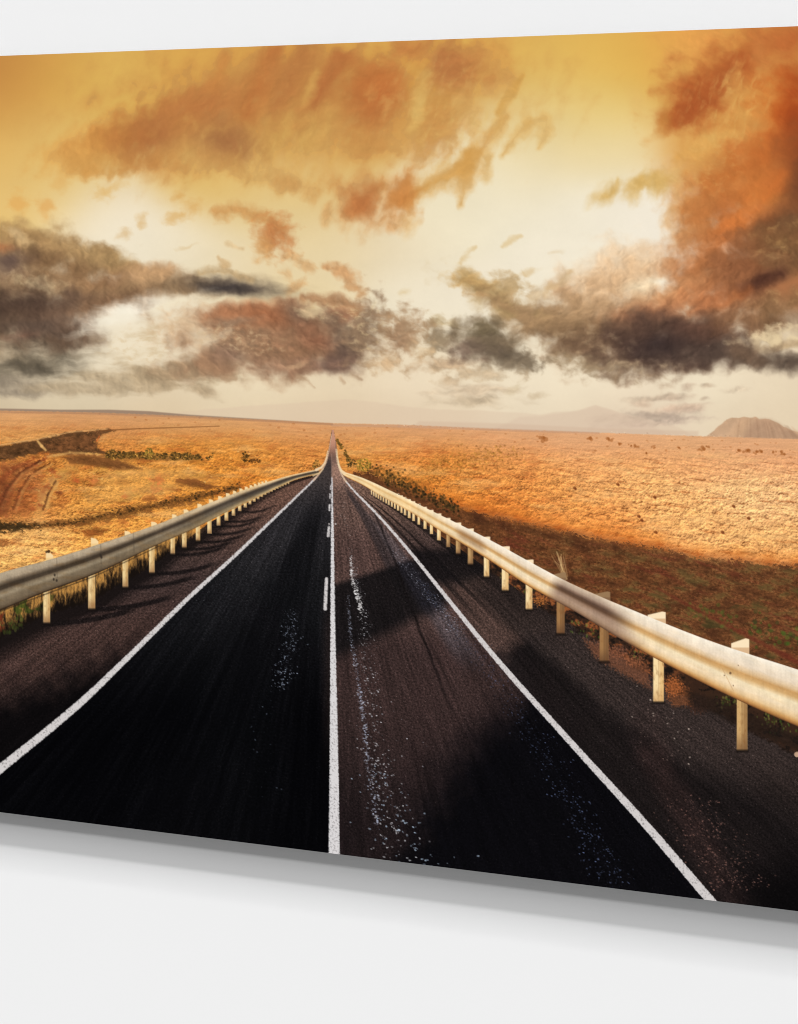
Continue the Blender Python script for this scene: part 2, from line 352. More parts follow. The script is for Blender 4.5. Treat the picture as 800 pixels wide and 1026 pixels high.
    B(20, 394, 34, 6, 0, (150,134,112), .8, .5, .5, 'h', c)
    B(180, 286, 40, 10, -4, (156,124,90), .9, .5, .5, 'h', c)
    B(150, 288, 50, 12, 2, (156,124,88), .9, .6, .4, 'c', c); B(212, 285, 56, 9, -2, (142,118,88), .85, .8, .4, 'h', c); B(236, 288, 40, 7, -6, (84,72,64), .95, 1., .3, 'h', c); B(222, 288, 24, 4, 0, (76,68,64), .6, 1., .3, 'h', c)
    S([(200,272,4),(225,272,5),(255,280,3)], (186,156,112), .8, .7, .6, 'f', c)
    S([(220,258,2),(226,266,5)], (202,166,116), .7, .7, .7, 'f', c)
    B(20, 303, 44, 9, 4, (92,72,58), .8, .9, .5, **k); B(70, 336, 24, 10, 20, (112,88,68), .8, .8, .6, **k); B(30, 328, 50, 9, 0, (100,82,68), .7, .9, .5, 'h', c)
    B(60, 250, 50, 8, -14, (188,150,100), .6, .8, .7, 'f', c); B(88, 272, 40, 12, -10, (142,108,74), .7, .8, .6, **k); B(115, 262, 26, 8, -10, (176,142,94), .6, .8, .7, **k)
    B(150, 276, 26, 11, 5, (200,158,112), .8, .7, .4, **k); B(130, 300, 36, 9, 12, (134,102,74), .8, .8, .5, **k)
    # bright gap with mottled veil
    V(140, 344, 72, 32, 8, (196,168,126), .75, .1, .6, 'h'); V(150, 347, 66, 26, 8, (206,176,132), .5, .1, .5, 'm')
    B(124, 314, 34, 12, 18, (246,237,216), .9, .7, .5, 'h'); B(178, 302, 26, 4, 20, (240,226,196), .8, .7, .5, 'h')
    B(105, 360, 18, 5, 5, (238,224,196), .7, .7, .6, 'h'); B(84, 332, 14, 4, 25, (242,230,204), .35, .9, .9, 'h')
    # ---- rust cloud centre
    c = p.new('cloud', 0, 'rust brown cloud low in the middle above the plain')
    k = dict(f='c', cid=c)
    B(190, 325, 34, 18, 10, (206,168,126), .6, .6, .8, 'f', c)
    B(150, 378, 74, 14, 2, (184,160,124), .9, .5, .6, 'h', c)
    B(190, 372, 50, 14, 8, (172,146,112), .9, .5, .5, 'h', c)
    B(90, 388, 60, 9, 0, (188,166,132), .8, .6, .7, 'h', c)
    B(200, 390, 20, 7, -20, (180,156,122), .8, .6, .6, 'h', c)
    B(265, 345, 80, 34, -6, (170,132,98), .95, .4, .5, **k)
    B(215, 362, 50, 15, 6, (164,126,94), .95, .5, .5, **k)
    B(310, 340, 60, 32, -14, (146,110,82), .95, .45, .4, **k)
    B(250, 314, 46, 14, 6, (180,124,86), .95, .5, .4, **k)
    B(276, 316, 36, 13, -12, (168,110,74), .9, .6, .3, **k)
    B(232, 322, 26, 5, 4, (150,122,96), .7, .7, .6, 'h', c)
    B(297, 316, 16, 10, -30, (122,96,76), .85, .8, .3, **k)
    B(290, 348, 44, 18, -10, (158,118,86), .9, .6, .4, **k)
    B(322, 342, 24, 11, -24, (150,102,74), .85, .8, .3, **k)
    B(345, 346, 18, 24, -20, (114,92,76), .9, .6, .4, **k)
    B(330, 366, 26, 10, 0, (128,100,84), .8, .6, .5, **k)
    B(280, 368, 40, 10, 0, (158,120,92), .85, .5, .5, **k)
    B(232, 356, 20, 9, -10, (142,112,92), .6, .7, .4, **k)
    B(366, 330, 22, 32, -10, (148,120,92), .95, .5, .7, 'f', c)
    B(345, 312, 18, 12, -20, (166,118,86), .9, .6, .6, **k)
    S([(304,298,5),(325,300,6),(345,302,6),(358,310,6)], (178,134,94), .9, .6, .7, 'f', c)
    B(330, 320, 18, 9, -20, (138,112,88), .8, .6, .7, 'f', c)
    B(310, 312, 14, 6, -15, (222,196,150), .7, .6, .8, 'f')
    B(352, 288, 8, 5, -20, (200,156,108), .7, .7, .8, 'f')
    B(298, 366, 9, 3, 5, (204,170,128), .5, .9, .9, 'f')
    V(240, 340, 56, 18, -12, (222,194,148), .7, .1, .6, 'm'); V(250, 344, 54, 18, -12, (126,104,82), .6, .15, .5, 'm', sgn=-1)
    V(300, 345, 60, 30, -10, (196,140,104), .4, .1, .5, 'f'); V(368, 330, 26, 34, 0, (212,184,138), .75, .1, .5, 'm'); V(330, 312, 40, 14, -10, (214,184,136), .6, .1, .5, 'm')
    for x0, y0, x1, y1 in ((222,376,236,380),(302,379,316,387),(342,380,346,384),(300,376,306,380),(352,376,362,380)):
        S([(x0, y0, 2.5), (x1, y1, 1.5)], (180,148,114), .6, .8, .9, 'f', c)
    # brown puff
    c = p.new('cloud', 0, 'small tan puff of cloud just right of the road')
    k = dict(f='f', cid=c)
    B(404, 332, 22, 24, 10, (172,138,102), .92, .5, .7, **k)
    B(400, 340, 14, 14, 0, (158,124,94), .6, .7, .6, **k)
    B(388, 364, 14, 10, 20, (202,168,126), .8, .6, .9, **k)
    B(425, 350, 10, 8, 0, (206,176,134), .6, .6, 1., **k)
    # low small bands
    c = p.new('cloud', 0, 'flat pinkish cloud bands above the far plain')
    for x, y, rx, ry, col in ((672,399,20,4,(192,166,140)),(660,398,28,3,(202,180,152)),(645,405,9,4,(204,178,150)),(675,410,32,5,(208,178,150)),(650,417,40,5,(184,162,140)),(680,420,24,4,(190,168,146)),
                              (688,388,7,3,(200,176,148)),(709,387,6,2.5,(190,168,140)),(707,400,5,1.5,(200,178,150)),(738,390,14,2.5,(214,194,164)),(662,424,50,4,(206,182,158))):
        B(x, y, rx, ry, 4, col, .85, .6, .6, 'h', c)
    allc = np.zeros(p.X.shape, np.float32)
    for cv in p.cov.values(): allc = np.maximum(allc, cv)
    for cid in list(p.cov):
        cv = p.cov.pop(cid); m = (cv > .55) & (p.part < 900); p.part[m] = cid
    # billows: relief of a puffy noise, lit from the bright middle of the sky
    al = allc[w]
    H = 0
    for k_, (sc, am) in enumerate(((30, 1.), (15, .5), (7.5, .2))):
        nn = noise(xw / sc + 5.1 * k_, yw / (sc * .75), 160 + k_); H = H + am * np.sqrt(nn * nn + .03)
    gy, gx = np.gradient(H)
    gx /= np.maximum(np.gradient(X, axis=1), .05); gy /= np.maximum(np.gradient(Y, axis=0), .05)
    lx, ly = 470 - X, 215 - Y; ln = np.hypot(lx, ly) + 30
    sh = np.clip((gx * lx + gy * ly) / ln, -.3, .3)
    
    g = np.clip(-.8 * sh, -.09, .09) * al
    t = .5 * p.F['f'][w] + .4 * fbm(xw / 5, yw / 5, 3, 44)
    g = g + .085 * t * (al * .8 + .1)
    g = g * (.35 + .65 * sm(150, 270, Y))
    pm = ((p.part[w] == cA) | (p.part[w] == cA + 1)).astype(np.float32) * .6 + .4 * sm(240, 180, Y) * sm(600, 540, X)
    lu = p.C[w].mean(-1, keepdims=True); p.C[w] += (lu * np.array((1.10, .98, .80), np.float32) - p.C[w]) * (.09 * pm)[..., None]; p.C[w] *= (1 - .02 * pm)[..., None]
    p.C[w] *= (1 + g)[..., None]
    # gentle contrast inside the clouds
    mn = np.array((196,166,124), np.float32); k_ = (.13 * al * sm(215, 260, Y))[..., None]
    p.C[w] += (p.C[w] - mn) * k_
    lu = p.C[w].mean(-1, keepdims=True); p.C[w] += (lu * np.array((1.12, .98, .86), np.float32) - p.C[w]) * k_ * .8
GROUND = [(0,420,210,142,76),(0,436,216,156,88),(100,425,206,138,74),(200,430,210,142,72),(300,440,212,142,70),(300,428,208,140,84),(250,450,216,146,66),(200,470,212,140,58),(60,470,196,128,60),(0,470,176,112,56),
 (20,500,176,100,48),(100,490,206,146,72),(160,490,208,138,62),(240,480,208,132,54),(100,520,226,160,78),(40,540,238,180,104),(0,550,242,190,116),(150,510,232,164,80),(200,500,224,150,64),(0,600,150,110,60),
 (400,434,218,148,92),(400,450,216,138,66),(450,470,212,136,58),(500,440,222,152,88),(500,470,222,150,70),(450,490,214,134,52),(560,500,226,152,70),(600,445,226,160,96),(600,470,230,166,88),(650,500,238,180,100),
 (700,460,228,166,96),(750,450,224,160,98),(800,450,226,162,98),(750,490,240,190,114),(800,500,238,186,114),(700,530,236,176,96),(790,545,232,172,92),(620,530,222,140,60),(500,510,206,120,44),(350,440,218,146,82),(370,455,212,146,66),
 (860,500,232,180,110),(-60,500,190,120,60)]

def spline(pts, n=8):
    a = np.array(pts, float); b = np.vstack([2 * a[0] - a[1], a, 2 * a[-1] - a[-2]]); o = []
    for i in range(1, len(b) - 2):
        d = np.linalg.norm(b[i + 1, :2] - b[i, :2])
        m0 = (b[i + 1] - b[i - 1]) * d / (np.linalg.norm(b[i + 1, :2] - b[i, :2]) + np.linalg.norm(b[i, :2] - b[i - 1, :2]))
        m1 = (b[i + 2] - b[i]) * d / (np.linalg.norm(b[i + 2, :2] - b[i + 1, :2]) + np.linalg.norm(b[i + 1, :2] - b[i, :2]))
        for k in range(n):
            t = k / n; o.append(b[i] * (2*t**3 - 3*t*t + 1) + m0 * (t**3 - 2*t*t + t) + b[i + 1] * (3*t*t - 2*t**3) + m1 * (t**3 - t*t))
    o.append(a[-1]); return [tuple(q) for q in o]

def interp(pts, x, c):
    a = np.array(pts, float); return np.interp(x, a[:, 0], a[:, c])

LRT = [(-200,645),(0,574.5),(56,559),(100,545),(160,524.5),(205,506),(250,489),(286,477.5),(306,473),(318,470.5)]
LRB = [(-200,692),(0,612),(44,594),(96,575),(160,545),(194,530),(227.5,513),(261,497),(295,481),(318,475)]
RRT = [(344,472.6),(364,479),(397.5,494.5),(431,511),(465,527.6),(498.7,545),(532.5,563.7),(566,581.5),(600,597),(620,605.5),(710,641.5),(800,671),(1000,735)]
RRB = [(344,476),(364,486),(380,496),(414,514.5),(440,531),(485,558),(530,587.5),(575,612),(620,639),(665,664),(732.5,698),(800,728),(1000,810)]
LBASE = [(-200,745),(0,648),(47,625),(92,611),(126,589),(152,575),(173,556),(184,550),(198,543),(210,535),(219,527),(227,522),(241,512),(254,503.5),(269,494.5),(290,485),(318,477)]
RBASE = [(344,478),(370,495),(396.7,511),(411,520.5),(427,531.5),(441,543),(461,557.5),(473,568),(490,581),(509,595),(533,614),(566,639),(610,667),(665,708),(749,756),(800,786),(1000,900)]
LLINE = [(-200,930,10),(0,770.5,5.2),(76.5,708,4.2),(127,660,3.2),(187,601,2.5),(231,561,2),(272,522,1.5),(300,495,1.1),(314.5,481,.9),(322,472,.7),(327,463,.6),(330,450,.45),(332.6,435,.35)]
RLINE = [(336.6,450,.35),(338.6,465,.5),(347,482.5,.9),(380.6,518,1.4),(411,553,1.8),(448,599,2.3),(500,663,3),(575,747,3.7),(650,829.5,4.6),(711,901,5.3),(800,1003,6.2)]
for _n in ('LRT', 'LRB', 'RRT', 'RRB', 'LBASE', 'RBASE', 'LLINE', 'RLINE'): globals()[_n] = spline(globals()[_n], 6)

def paint_ground(p):
    w = p.win(-400, 1300, 395, 1300)
    X, Y = p.X[w], p.Y[w]
    z = lambda: np.zeros(p.X.shape, np.float32)
    for k in ('g1', 'g2', 'g3', 'ge', 'wx', 'wy'): p.F[k] = z()
    dy = np.maximum(Y - hor(X), 0)
    u = (X - 333) * 42 / (dy + 62); v = 42 * np.log(dy + 62)
    p.F['g1'][w] = fbm(X / 1.9, Y / 1.9, 2, 51)
    near = np.clip(dy / 130, 0, 1); mid = np.clip(dy / 40, 0, 1)
    nA = fbm(X / 2.0, Y / 1.5, 2, 55, .6); nB = fbm(X / 3.1 + .5 * nA, Y / 2.7, 3, 56, .7); nC = fbm(X / 7.5, Y / 5.2, 3, 57, .6)
    nD = fbm(X / 16 + .8 * nB, Y / 8 + .5 * nC, 3, 58, .6)
    p.F['g2'][w] = nA * (1 - .5 * near) * .55 + nB * (.35 + .35 * near) + (nC * .5 + nD * .3) * mid
    nA_, nB_, nC_, nD_ = nA, nB, nC, nD
    p.F['ge'][w] = .9 * nC + .6 * nB + .5 * nD
    p.F['g3'][w] = fbm(X / (18 + 14 * near), Y / (5 + 6 * near), 4, 60, .6)
    g1, g2, g3 = p.F['g1'][w], p.F['g2'][w], p.F['g3'][w]
    # far mountains in haze
    m1 = p.new('mountain', 0, 'pale hazy mountain range on the horizon')
    p.poly([(150,440),(180,413),(230,408),(290,404),(320,402),(345,400.5),(375,403),(420,409),(470,411),(540,415),(572,412),(597,406),(622,413),(640,418),(680,428),(700,440)], (216,190,164), .38, m1, 1.2, 1.0, 'c')
    p.poly([(470,440),(520,418),(560,415),(597,407),(625,415),(660,430),(680,440)], (208,180,158), .3, None, 1.8, 1.0, 'c')
    p.poly([(400,440),(420,422),(500,424),(600,429),(700,432),(700,442)], (206,176,150), .4, None, 1.6)
    ml = p.new('hill', 0, 'low grey ridge on the left horizon')
    p.poly([(-200,402),(0,409.3),(60,410.5),(110,410.5),(150,412),(190,415.5),(280,421),(330,424.5),(330,428),(-200,420)], (150,124,104), .9, ml, .8)
    mh = p.new('hill', 0, 'flat topped brown hill on the right horizon')
    p.poly([(708,437.5),(712,433.6),(716,431.2),(720,427),(724,424.4),(728,420.4),(734,418),(740,418.6),(746,417.6),(752,418.4),(757,417.6),(761,420),(767,419.6),(773,420.6),(779,423),(785,427.4),(792,430.6),(802,434),(830,437),(900,442),(900,450),(708,442)], (196,156,122), .85, mh, .7, .8, 'f', .09)
    p.poly([(745,437),(752,428),(758,420),(772,420.5),(780,424),(790,430.5),(802,434.5),(830,437.5),(830,443),(745,440)], (168,132,106), .55, None, 3.5, 1.2, 'f', .06)
    p.poly([(735,430),(728,438),(745,438),(752,420),(744,420)], (206,164,126), .4, None, 3.5, .8, 'f', .06)
    for i in range(22):
        x = RS.uniform(722, 800); y0 = 419 + abs(x - 750) * .2; sx_ = (x - 752) * .25
        p.line([(x, y0, .4), (x + sx_ * .5, y0 + 6, .6), (x + sx_, 438, .7)], (146,110,86) if i % 2 else (214,174,138), .22, None, 1.2)
    # plain
    gl = p.new('plain', 0, 'sunlit golden grassland left of the road'); gr = p.new('plain', 0, 'golden grassland right of the road, dark near the rail')
    hm = hor(X) + .5 * fbm(X / 4, X * 0, 2, 3)
    a = sm(-.7, .7, Y - hm)
    col = p.grad(w, GROUND, 26)
    far = np.clip(dy / 30, 0, 1)
    amp = .06 + .24 * np.clip(dy / 55, 0, 1)
    kx = sm(330, 560, X)[..., None]; col = col * (np.array((1.0, .96, .90), np.float32) * (1 - kx) + np.array((1.015, .99, 1.12), np.float32) * kx)
    Hg = .9 * nB_ + .8 * nC_ * 2.0 + .5 * nA_ * .6 + 2.6 * nD_
    gy, gx = np.gradient(Hg); gx /= np.maximum(np.gradient(X, axis=1), .05); gy /= np.maximum(np.gradient(Y, axis=0), .05)
    em = np.clip(.55 * gx + .75 * gy, -.9, .9)
    t = g2 * amp * 1.0 + em * amp * .62 + g3 * .17 * far
    col = col * (1 + t)[..., None]
    dk = np.clip(-(t + .12) * 2.2, 0, .8)[..., None]
    col += (np.array((126,66,26), np.float32) - col) * dk * far[..., None]
    li = np.clip((t - .22) * 1.4, 0, .6)[..., None]
    col += (np.array((252,214,146), np.float32) - col) * li
    ol = np.clip(sm(.15, .6, g3) * far * .22, 0, 1)[..., None]; col += (np.array((176,132,66), np.float32) * (1 + .6 * t)[..., None] - col) * ol
    rdp = np.clip(sm(.2, .7, -g3) * far * .35, 0, 1)[..., None]; col += (np.array((196,98,42), np.float32) * (1 + .6 * t)[..., None] - col) * rdp
    hz = (sm(34, 0, dy) * .62)[..., None]; col += (np.array((218,170,128), np.float32) - col) * hz
    pt = fbm(X / 70, Y / 16, 4, 161, .6); pr_ = fbm(X / 26, Y / 8, 4, 163, .6)
    col += (np.array((242,200,134), np.float32) - col) * (.34 * sm(.0, .7, pt) * far)[..., None]
    col += (np.array((170,84,40), np.float32) - col) * (.42 * sm(.12, .75, pr_) * far * sm(700, 420, X))[..., None]
    col += (np.array((160,116,58), np.float32) - col) * (.28 * sm(.12, .75, -pr_) * far * sm(640, 380, X))[..., None]
    # flat streaks near the horizon
    st = fbm(X / 40, dy / 2.2, 3, 71)
    col *= (1 + .07 * st * np.clip(1 - dy / 40, 0, 1))[..., None]
    p.put(w, a, col)
    pw = p.part[w]; pw[(a > .5) & (X < 333)] = gl; pw[(a > .5) & (X >= 333)] = gr
    # hazy strip, distant settlement
    p.line([(333,426,1.2),(400,427,1.4),(500,430.5,1.2),(600,434,1)], (190,150,124), .5, None, 1.)
    p.line([(0,412.8,.8),(100,414.6,.8),(200,418.4,.9),(333,425,1)], (160,118,92), .55, None, .9)
    for i in range(60):
        x = RS.uniform(365, 485) if i < 22 else RS.uniform(610, 745)
        p.dot(x, hor(x) + RS.uniform(-.6, 1.6) - (0 if i < 22 else 1), RS.uniform(.2, .7), (244,216,184) if i % 4 else (150,110,88), .55, .6)
    for i in range(150):
        x = RS.uniform(120, 800); y = hor(x) + RS.uniform(2, 20)
        p.dot(x, y, RS.uniform(.5, 1.6), (168,100,52), RS.uniform(.2, .5), .6)
    for x, y, r in ((632,446,2),(638,447,2),(622,445,2),(655,448,2),(703,450,3.2),(710,448,2),(740,452,2.4),(748,452,3),(757,453,3),(763,452,2),(785,454,3),(776,453,2),(680,449,2),(648,454,1.5),(545,440,4),(590,439,3),(610,440,3)):
        for j in range(5): p.dot(x + RS.uniform(-1, 1) * r, y + RS.uniform(-.6, .6) * r, RS.uniform(.5, 1) * r * .6, (150,84,36), .5)
    for x, y in ((576,489),(619,485),(656,498),(735,507),(750,519),(724,533),(643,521),(657,533),(640,517)):
        p.dot(x, y, 1.6, (130,70,34), .8, .9); p.dot(x + 1, y + 1, 1.2, (110,56,30), .8)
    # left gully and track
    p.poly([(-60,462),(0,447),(38,440.5),(70,433.5),(105,430.2),(116,431.5),(103,435),(96,441),(98,448),(106,454),(70,455),(45,453),(20,458),(-60,476)], (84,56,34), .92, None, 1.6, 2.6, 'ge', .35)
    p.poly([(48,444),(90,434),(104,433),(94,441),(98,449),(60,452),(44,450)], (132,82,48), .5, None, 3, 3.3, 'ge', .3)
    p.line([(0,446,.8),(38,440,.7),(70,433,.6),(108,429.8,.5)], (224,176,116), .5, None, .6)
    p.line([(38,442,1),(42,447,1.4),(46,451,1)], (230,180,110), .8, None, .9)
    p.line([(100,431.5,.7),(140,429.5,.5),(220,427,.4)], (120,74,40), .75, None, .6)
    p.line([(100,437,.6),(97,442,.7)], (206,100,44), .7, None, .8)
    p.poly([(66,458),(82,456),(105,459),(125,464),(142,470),(120,470),(95,466),(72,463)], (128,82,44), .85, None, 2.4, 2.6, 'ge', .25)
    p.line([(50,456,1),(75,455,1),(105,457,1)], (150,100,58), .6, None, 1.2)
    # red ruts
    for pts in ([(48,458,1.5),(30,468,2.2),(14,482,3),(4,500,4),(-8,520,4)], [(34,460,1.2),(14,470,2),(-2,484,3)], [(52,480,1.5),(44,494,2.4),(40,506,2)]):
        p.line(pts, (146,70,38), .8, None, 2.2, 0, False, 1.9)
    for pts in ([(42,462,.8),(24,472,1.2),(10,486,1.6),(2,500,2)], [(26,466,.8),(8,476,1.2)]):
        p.line(pts, (86,44,26), .6, None, 1.4, 0, False, 1.6)
    for x, y, r, q in ((158,481,7,3),(156,490,6,3),(96,481,5,2),(76,482,4,2),(128,497,6,2),(195,484,9,3),(205,486,8,3),(188,480,8,2),(2,545,7,4),(212,478,6,2),(225,492,7,2),(150,500,8,2.5)):
        p.poly([(x + r * math.cos(i * .7), y + q * math.sin(i * .7)) for i in range(9)], (170,74,40) if y < 500 and x < 170 else (128,72,36), .65, None, 1.8, 4.4, 'ge', .3)
    for i in range(220):
        x = RS.uniform(0, 330); y = RS.uniform(452, 500)
        if y < np.interp(x, [0, 330], [560, 455]) - 10: p.dot(x, y, RS.uniform(.5, 1.5), (110,58,28) if i % 3 else (250,206,130), RS.uniform(.3, .6), .6)
    for pts, hw in (([(70,470),(52,484),(44,500),(40,515)],6),([(20,478),(10,492)],4),([(110,476),(150,474),(190,472)],4),([(90,500),(130,494),(170,488)],5)):
        p.line([(x, y, hw) for x, y in pts], (222,172,98), .35, None, 5, 0, False, 4.)
    for i in range(34):
        x = RS.uniform(60, 310); y = RS.uniform(462, 506); r = RS.uniform(3, 9)
        if y < np.interp(x, [0, 330], [560, 455]) - 14:
            p.poly([(x + r * math.cos(j * .9), y + .3 * r * math.sin(j * .9)) for j in range(7)], (150,84,36) if i % 2 else (176,132,62), .4, None, 1.6, 2.5, 'ge', .3)
    for i in range(60):
        x = RS.uniform(-5, 62); y = RS.uniform(462, 512); r = RS.uniform(1.5, 4.5)
        p.poly([(x + r * math.cos(j * .9) + .4 * r * math.sin(j * .9), y + .5 * r * math.sin(j * .9)) for j in range(7)], [(134,62,34),(98,52,28),(216,160,88),(170,96,50)][RS.randint(4)], .5, None, 1.0, 2., 'ge', .3)
    for pts in ([(40,462,.8),(20,474,1.2),(8,490,1.5),(0,508,2)], [(50,464,.7),(30,476,1.1),(20,492,1.4),(14,510,1.8)], [(56,482,.7),(48,496,1.1),(44,510,1.4)]):
        p.line(pts, (74,40,24), .6, None, 1., 0, False, 1.2); p.line([(x + 2.5, y + 1, h_) for x, y, h_ in pts], (222,164,92), .5, None, 1., 0, False, 1.2)
    p.poly([(-20,468),(20,462),(44,470),(40,492),(30,516),(-20,522)], (150,84,46), .45, None, 4, 6, 'ge', .3)
    p.poly([(-20,486),(6,478),(14,492),(8,516),(-20,520)], (112,58,34), .5, None, 3, 5, 'ge', .3)
    p.poly([(64,458),(84,456),(106,459),(126,464),(143,470),(122,471),(95,467),(70,464)], (116,72,38), .75, None, 1.6, 1.5, 'ge', .25)
    p.line([(48,458,1.2),(70,453.5,1.2),(100,455,1)], (232,180,104), .6, None, 1.2, 0, False, 1.2)
    p.poly([(90,476),(130,470),(200,472),(230,482),(190,492),(130,494),(96,488)], (222,168,92), .3, None, 5, 6, 'ge', .2)
    p.poly([(180,479),(200,482),(218,488),(208,491),(190,487),(176,483)], (104,60,30), .7, None, 1.6, 2.5, 'ge', .3)
    # ditch in front
    p.poly([(-60,538),(0,522),(40,524),(75,520),(110,512),(150,505),(200,494),(240,486),(242,489),(205,500),(165,509),(120,519),(80,527),(40,529),(0,533),(-60,552)], (96,60,30), .8, None, 2.2, 5.5, 'ge', .5)
    p.poly([(-20,522),(0,523),(40,526),(30,530),(0,533),(-20,536)], (50,40,24), .8, None, 2, 3.3, 'ge', .4)
    p.poly([(82,532),(95,529),(110,530),(104,535),(90,538)], (116,60,26), .75, None, 1.8, 3.3, 'ge', .4)
    for i in range(420):
        t = RS.rand(); x = 245 * t - 4; y = np.interp(x, [0, 40, 75, 110, 150, 200, 242], [527, 527, 523, 515, 507, 497, 487]) + RS.normal() * 1.8
        p.dot(x, y, RS.uniform(.4, 1.3), [(60,42,22),(96,60,30),(44,34,20),(150,96,44)][RS.randint(4)], RS.uniform(.4, .8), .8)
    # bushes
    def bush(cx, cy, rx, ry, cols, n, label=None, mk=True):
        b = p.new('bush', 0, label) if mk else None
        for i in range(n):
            r = math.sqrt(RS.rand()); t = RS.uniform(0, 6.283)
            x = cx + rx * r * math.cos(t); y = cy + ry * r * math.sin(t)
            k = cols[RS.randint(len(cols))]; f = RS.uniform(.75, 1.2)
            q = RS.uniform(.3, .95)
            ww = p.win(x - q - 1, x + q + 1, y - q - 1, y + q + 1)
            if ww is None: continue
            aa = .85 * sm(q + .5, q - .5, np.hypot(p.X[ww] - x, p.Y[ww] - y))
            p.put(ww, aa, np.array(k) * f, b)
    G = [(92,68,32),(62,46,24),(120,86,38),(160,114,50),(78,56,28)]; YG = [(176,140,52),(146,116,44),(206,164,76),(98,80,36)]
    p.poly([(104,456),(140,457),(200,459),(204,461),(150,461),(106,460)], (92,62,32), .55, None, 2., 2., 'g2', .4)
    for x, rx, ry in ((112,6,4),(122,5,4),(132,6,3.5),(142,5,3),(165,5,2.5),(176,6,3.5),(188,6,3),(198,4,2.5)):
        bush(x, 455 + (x - 110) * .03, rx, ry * RS.uniform(.8, 1.25), G, int(rx * ry * 6), 'dark bush in the row left of the road')
    bush(150, 454.5, 4.5, 6, YG, 90, 'yellow green bush in the row left of the road')
    bush(157, 457, 4, 3.5, G, 36, None, False)
    for i in range(70): bush(RS.uniform(104, 215), RS.uniform(455, 460), 2, 1.2, G + [(206,150,70)], 3, None, False)
    bush(246, 458, 3.8, 5, [(86,58,24),(120,80,34),(60,42,20)], 60, 'dark upright bush beside its low shadow left of the road')
    bush(256, 462, 7, 1.6, [(90,56,26)], 30, None, False)
    bush(318, 466, 4.5, 5, [(92,66,30),(150,108,50),(60,42,22),(186,136,66)], 50, 'bush at the far end of the left rail')
    for i in range(26):
        t = RS.rand(); bush(338 + 14 * t + RS.uniform(-1, 1), 441 + 24 * t, 1.8, 1.5, [(110,80,36),(76,54,26),(170,126,56)], 5, None, False)
    bush(364, 466, 8, 7, YG + [(160,124,44)], 130, 'round yellow green bush beside the right rail')
    bush(352, 464, 5, 4, [(80,58,28),(52,40,22),(130,96,44)], 40, 'dark bush between road and yellow green bush')
    # right hand shrub strip in sun
    for i in range(900):
        t = RS.rand(); x = 395 + 120 * t + RS.normal() * 12; y = 480 - 28 * t + RS.normal() * 6 + (8 if x < 420 else 0)
        if y > hor(x) + 16: p.dot(x, y, RS.uniform(.3, 1.1), [(150,100,40),(110,68,28),(130,82,34),(186,134,56),(214,152,70)][RS.randint(5)], RS.uniform(.2, .5))
    for i in range(420):
        t = RS.rand(); x = 372 + 60 * t + RS.normal() * 4; y = 470 + 24 * t + RS.normal() * 4
        p.dot(x, y, RS.uniform(.3, 1.2), [(66,50,26),(40,32,18),(110,78,34),(150,100,44)][RS.randint(4)], RS.uniform(.4, .8))
    # shaded ground on the right
    sh = p.new('shaded_grass', gr, 'shaded strip of brown and green grass beside the right rail')
    edge = [(355,474),(372,474),(390,482),(410,490),(430,498),(455,507),(480,514),(520,523),(560,531),(600,540),(630,545),(660,549),(700,559),(740,562),(770,566),(800,567),(1000,580)]
    pts = edge + [(1000,900),(800,760),(700,720),(600,650),(500,580),(400,515),(365,490)]
    # warm glow strip along the terminator
    for (x0, y0), (x1, y1) in zip(edge[3:-1], edge[4:]):
        p.line([(x0, y0 - 7, 4), (x1, y1 - 7, 5)], (214,122,46), .35, None, 9)
        p.line([(x0, y0 - 2, 2.5), (x1, y1 - 2, 3)], (176,78,30), .4, None, 6, 0, False, 2.)
    p.poly(pts, (112,68,40), .95, sh, 5.5, 6., 'g2', .35)
    ww = p.win(355, 1300, 470, 900); xx, yy = p.X[ww], p.Y[ww]
    m = (p.part[ww] == sh)
    q3 = fbm((xx + yy * 1.2) / 60, (yy - xx * .36) / 9, 4, 80); q4 = fbm(xx / 26, yy / 12, 4, 85); q5 = fbm(xx / 3.2, yy / 2.2, 4, 88, .65)
    cc = p.C[ww]
    def mixm(col, a):
        a = (a * m)[..., None]; cc[...] += (np.array(col, np.float32) - cc) * a
    mixm((146,108,62), .7 * sm(-.15, .6, q4 + .3 * q5) * sm(520, 600, yy - (xx - 600) * .1 + 30) * sm(500, 620, xx)); mixm((104,58,34), .6 * sm(.0, .6, -q4) * sm(640, 520, xx))
    mixm((110,52,36), .7 * sm(.05, .8, q3 + .25 * q5))
    mixm((84,84,42), .6 * sm(.15, .5, -q3) * sm(0, .4, q4) * sm(560, 640, yy))
    mixm((76,44,28), .45 * sm(.1, .6, -q4 + .3 * q5))
    cc *= (1 + .36 * q5 * m)[..., None]
    mixm((72,66,36), .55 * sm(.0, .6, q4 - .5 * q3 + .3 * q5 - .1) * sm(530, 600, yy)); mixm((60,36,24), .35 * sm(.0, .6, -q3 + .3 * q5)); cc *= (1 - .10 * m)[..., None]; mixm((158,132,90), .4 * sm(.4, .8, q5))
    p.C[ww] = cc
    for i in range(330):
        t = RS.rand() ** .7; x = 385 + 75 * t; y = 479 + 31 * t + RS.normal() * 3.5
        p.dot(x, y, RS.uniform(.4, 1.4), [(46,38,22),(30,26,16),(76,56,28),(104,72,36)][RS.randint(4)], .7)
    for i in range(60):
        x = RS.uniform(750, 830); y = 625 + (x - 750) * .35 + RS.normal() * 9
        p.dot(x, y, RS.uniform(1, 2.5), [(58,84,30),(84,110,40),(48,60,30)][RS.randint(3)], .45)
    for i in range(40):
        x = RS.uniform(690, 740); y = 612 + (x - 700) * .3 + RS.normal() * 5
        p.dot(x, y, RS.uniform(1, 2.2), [(70,84,34),(90,104,44)][RS.randint(2)], .45)
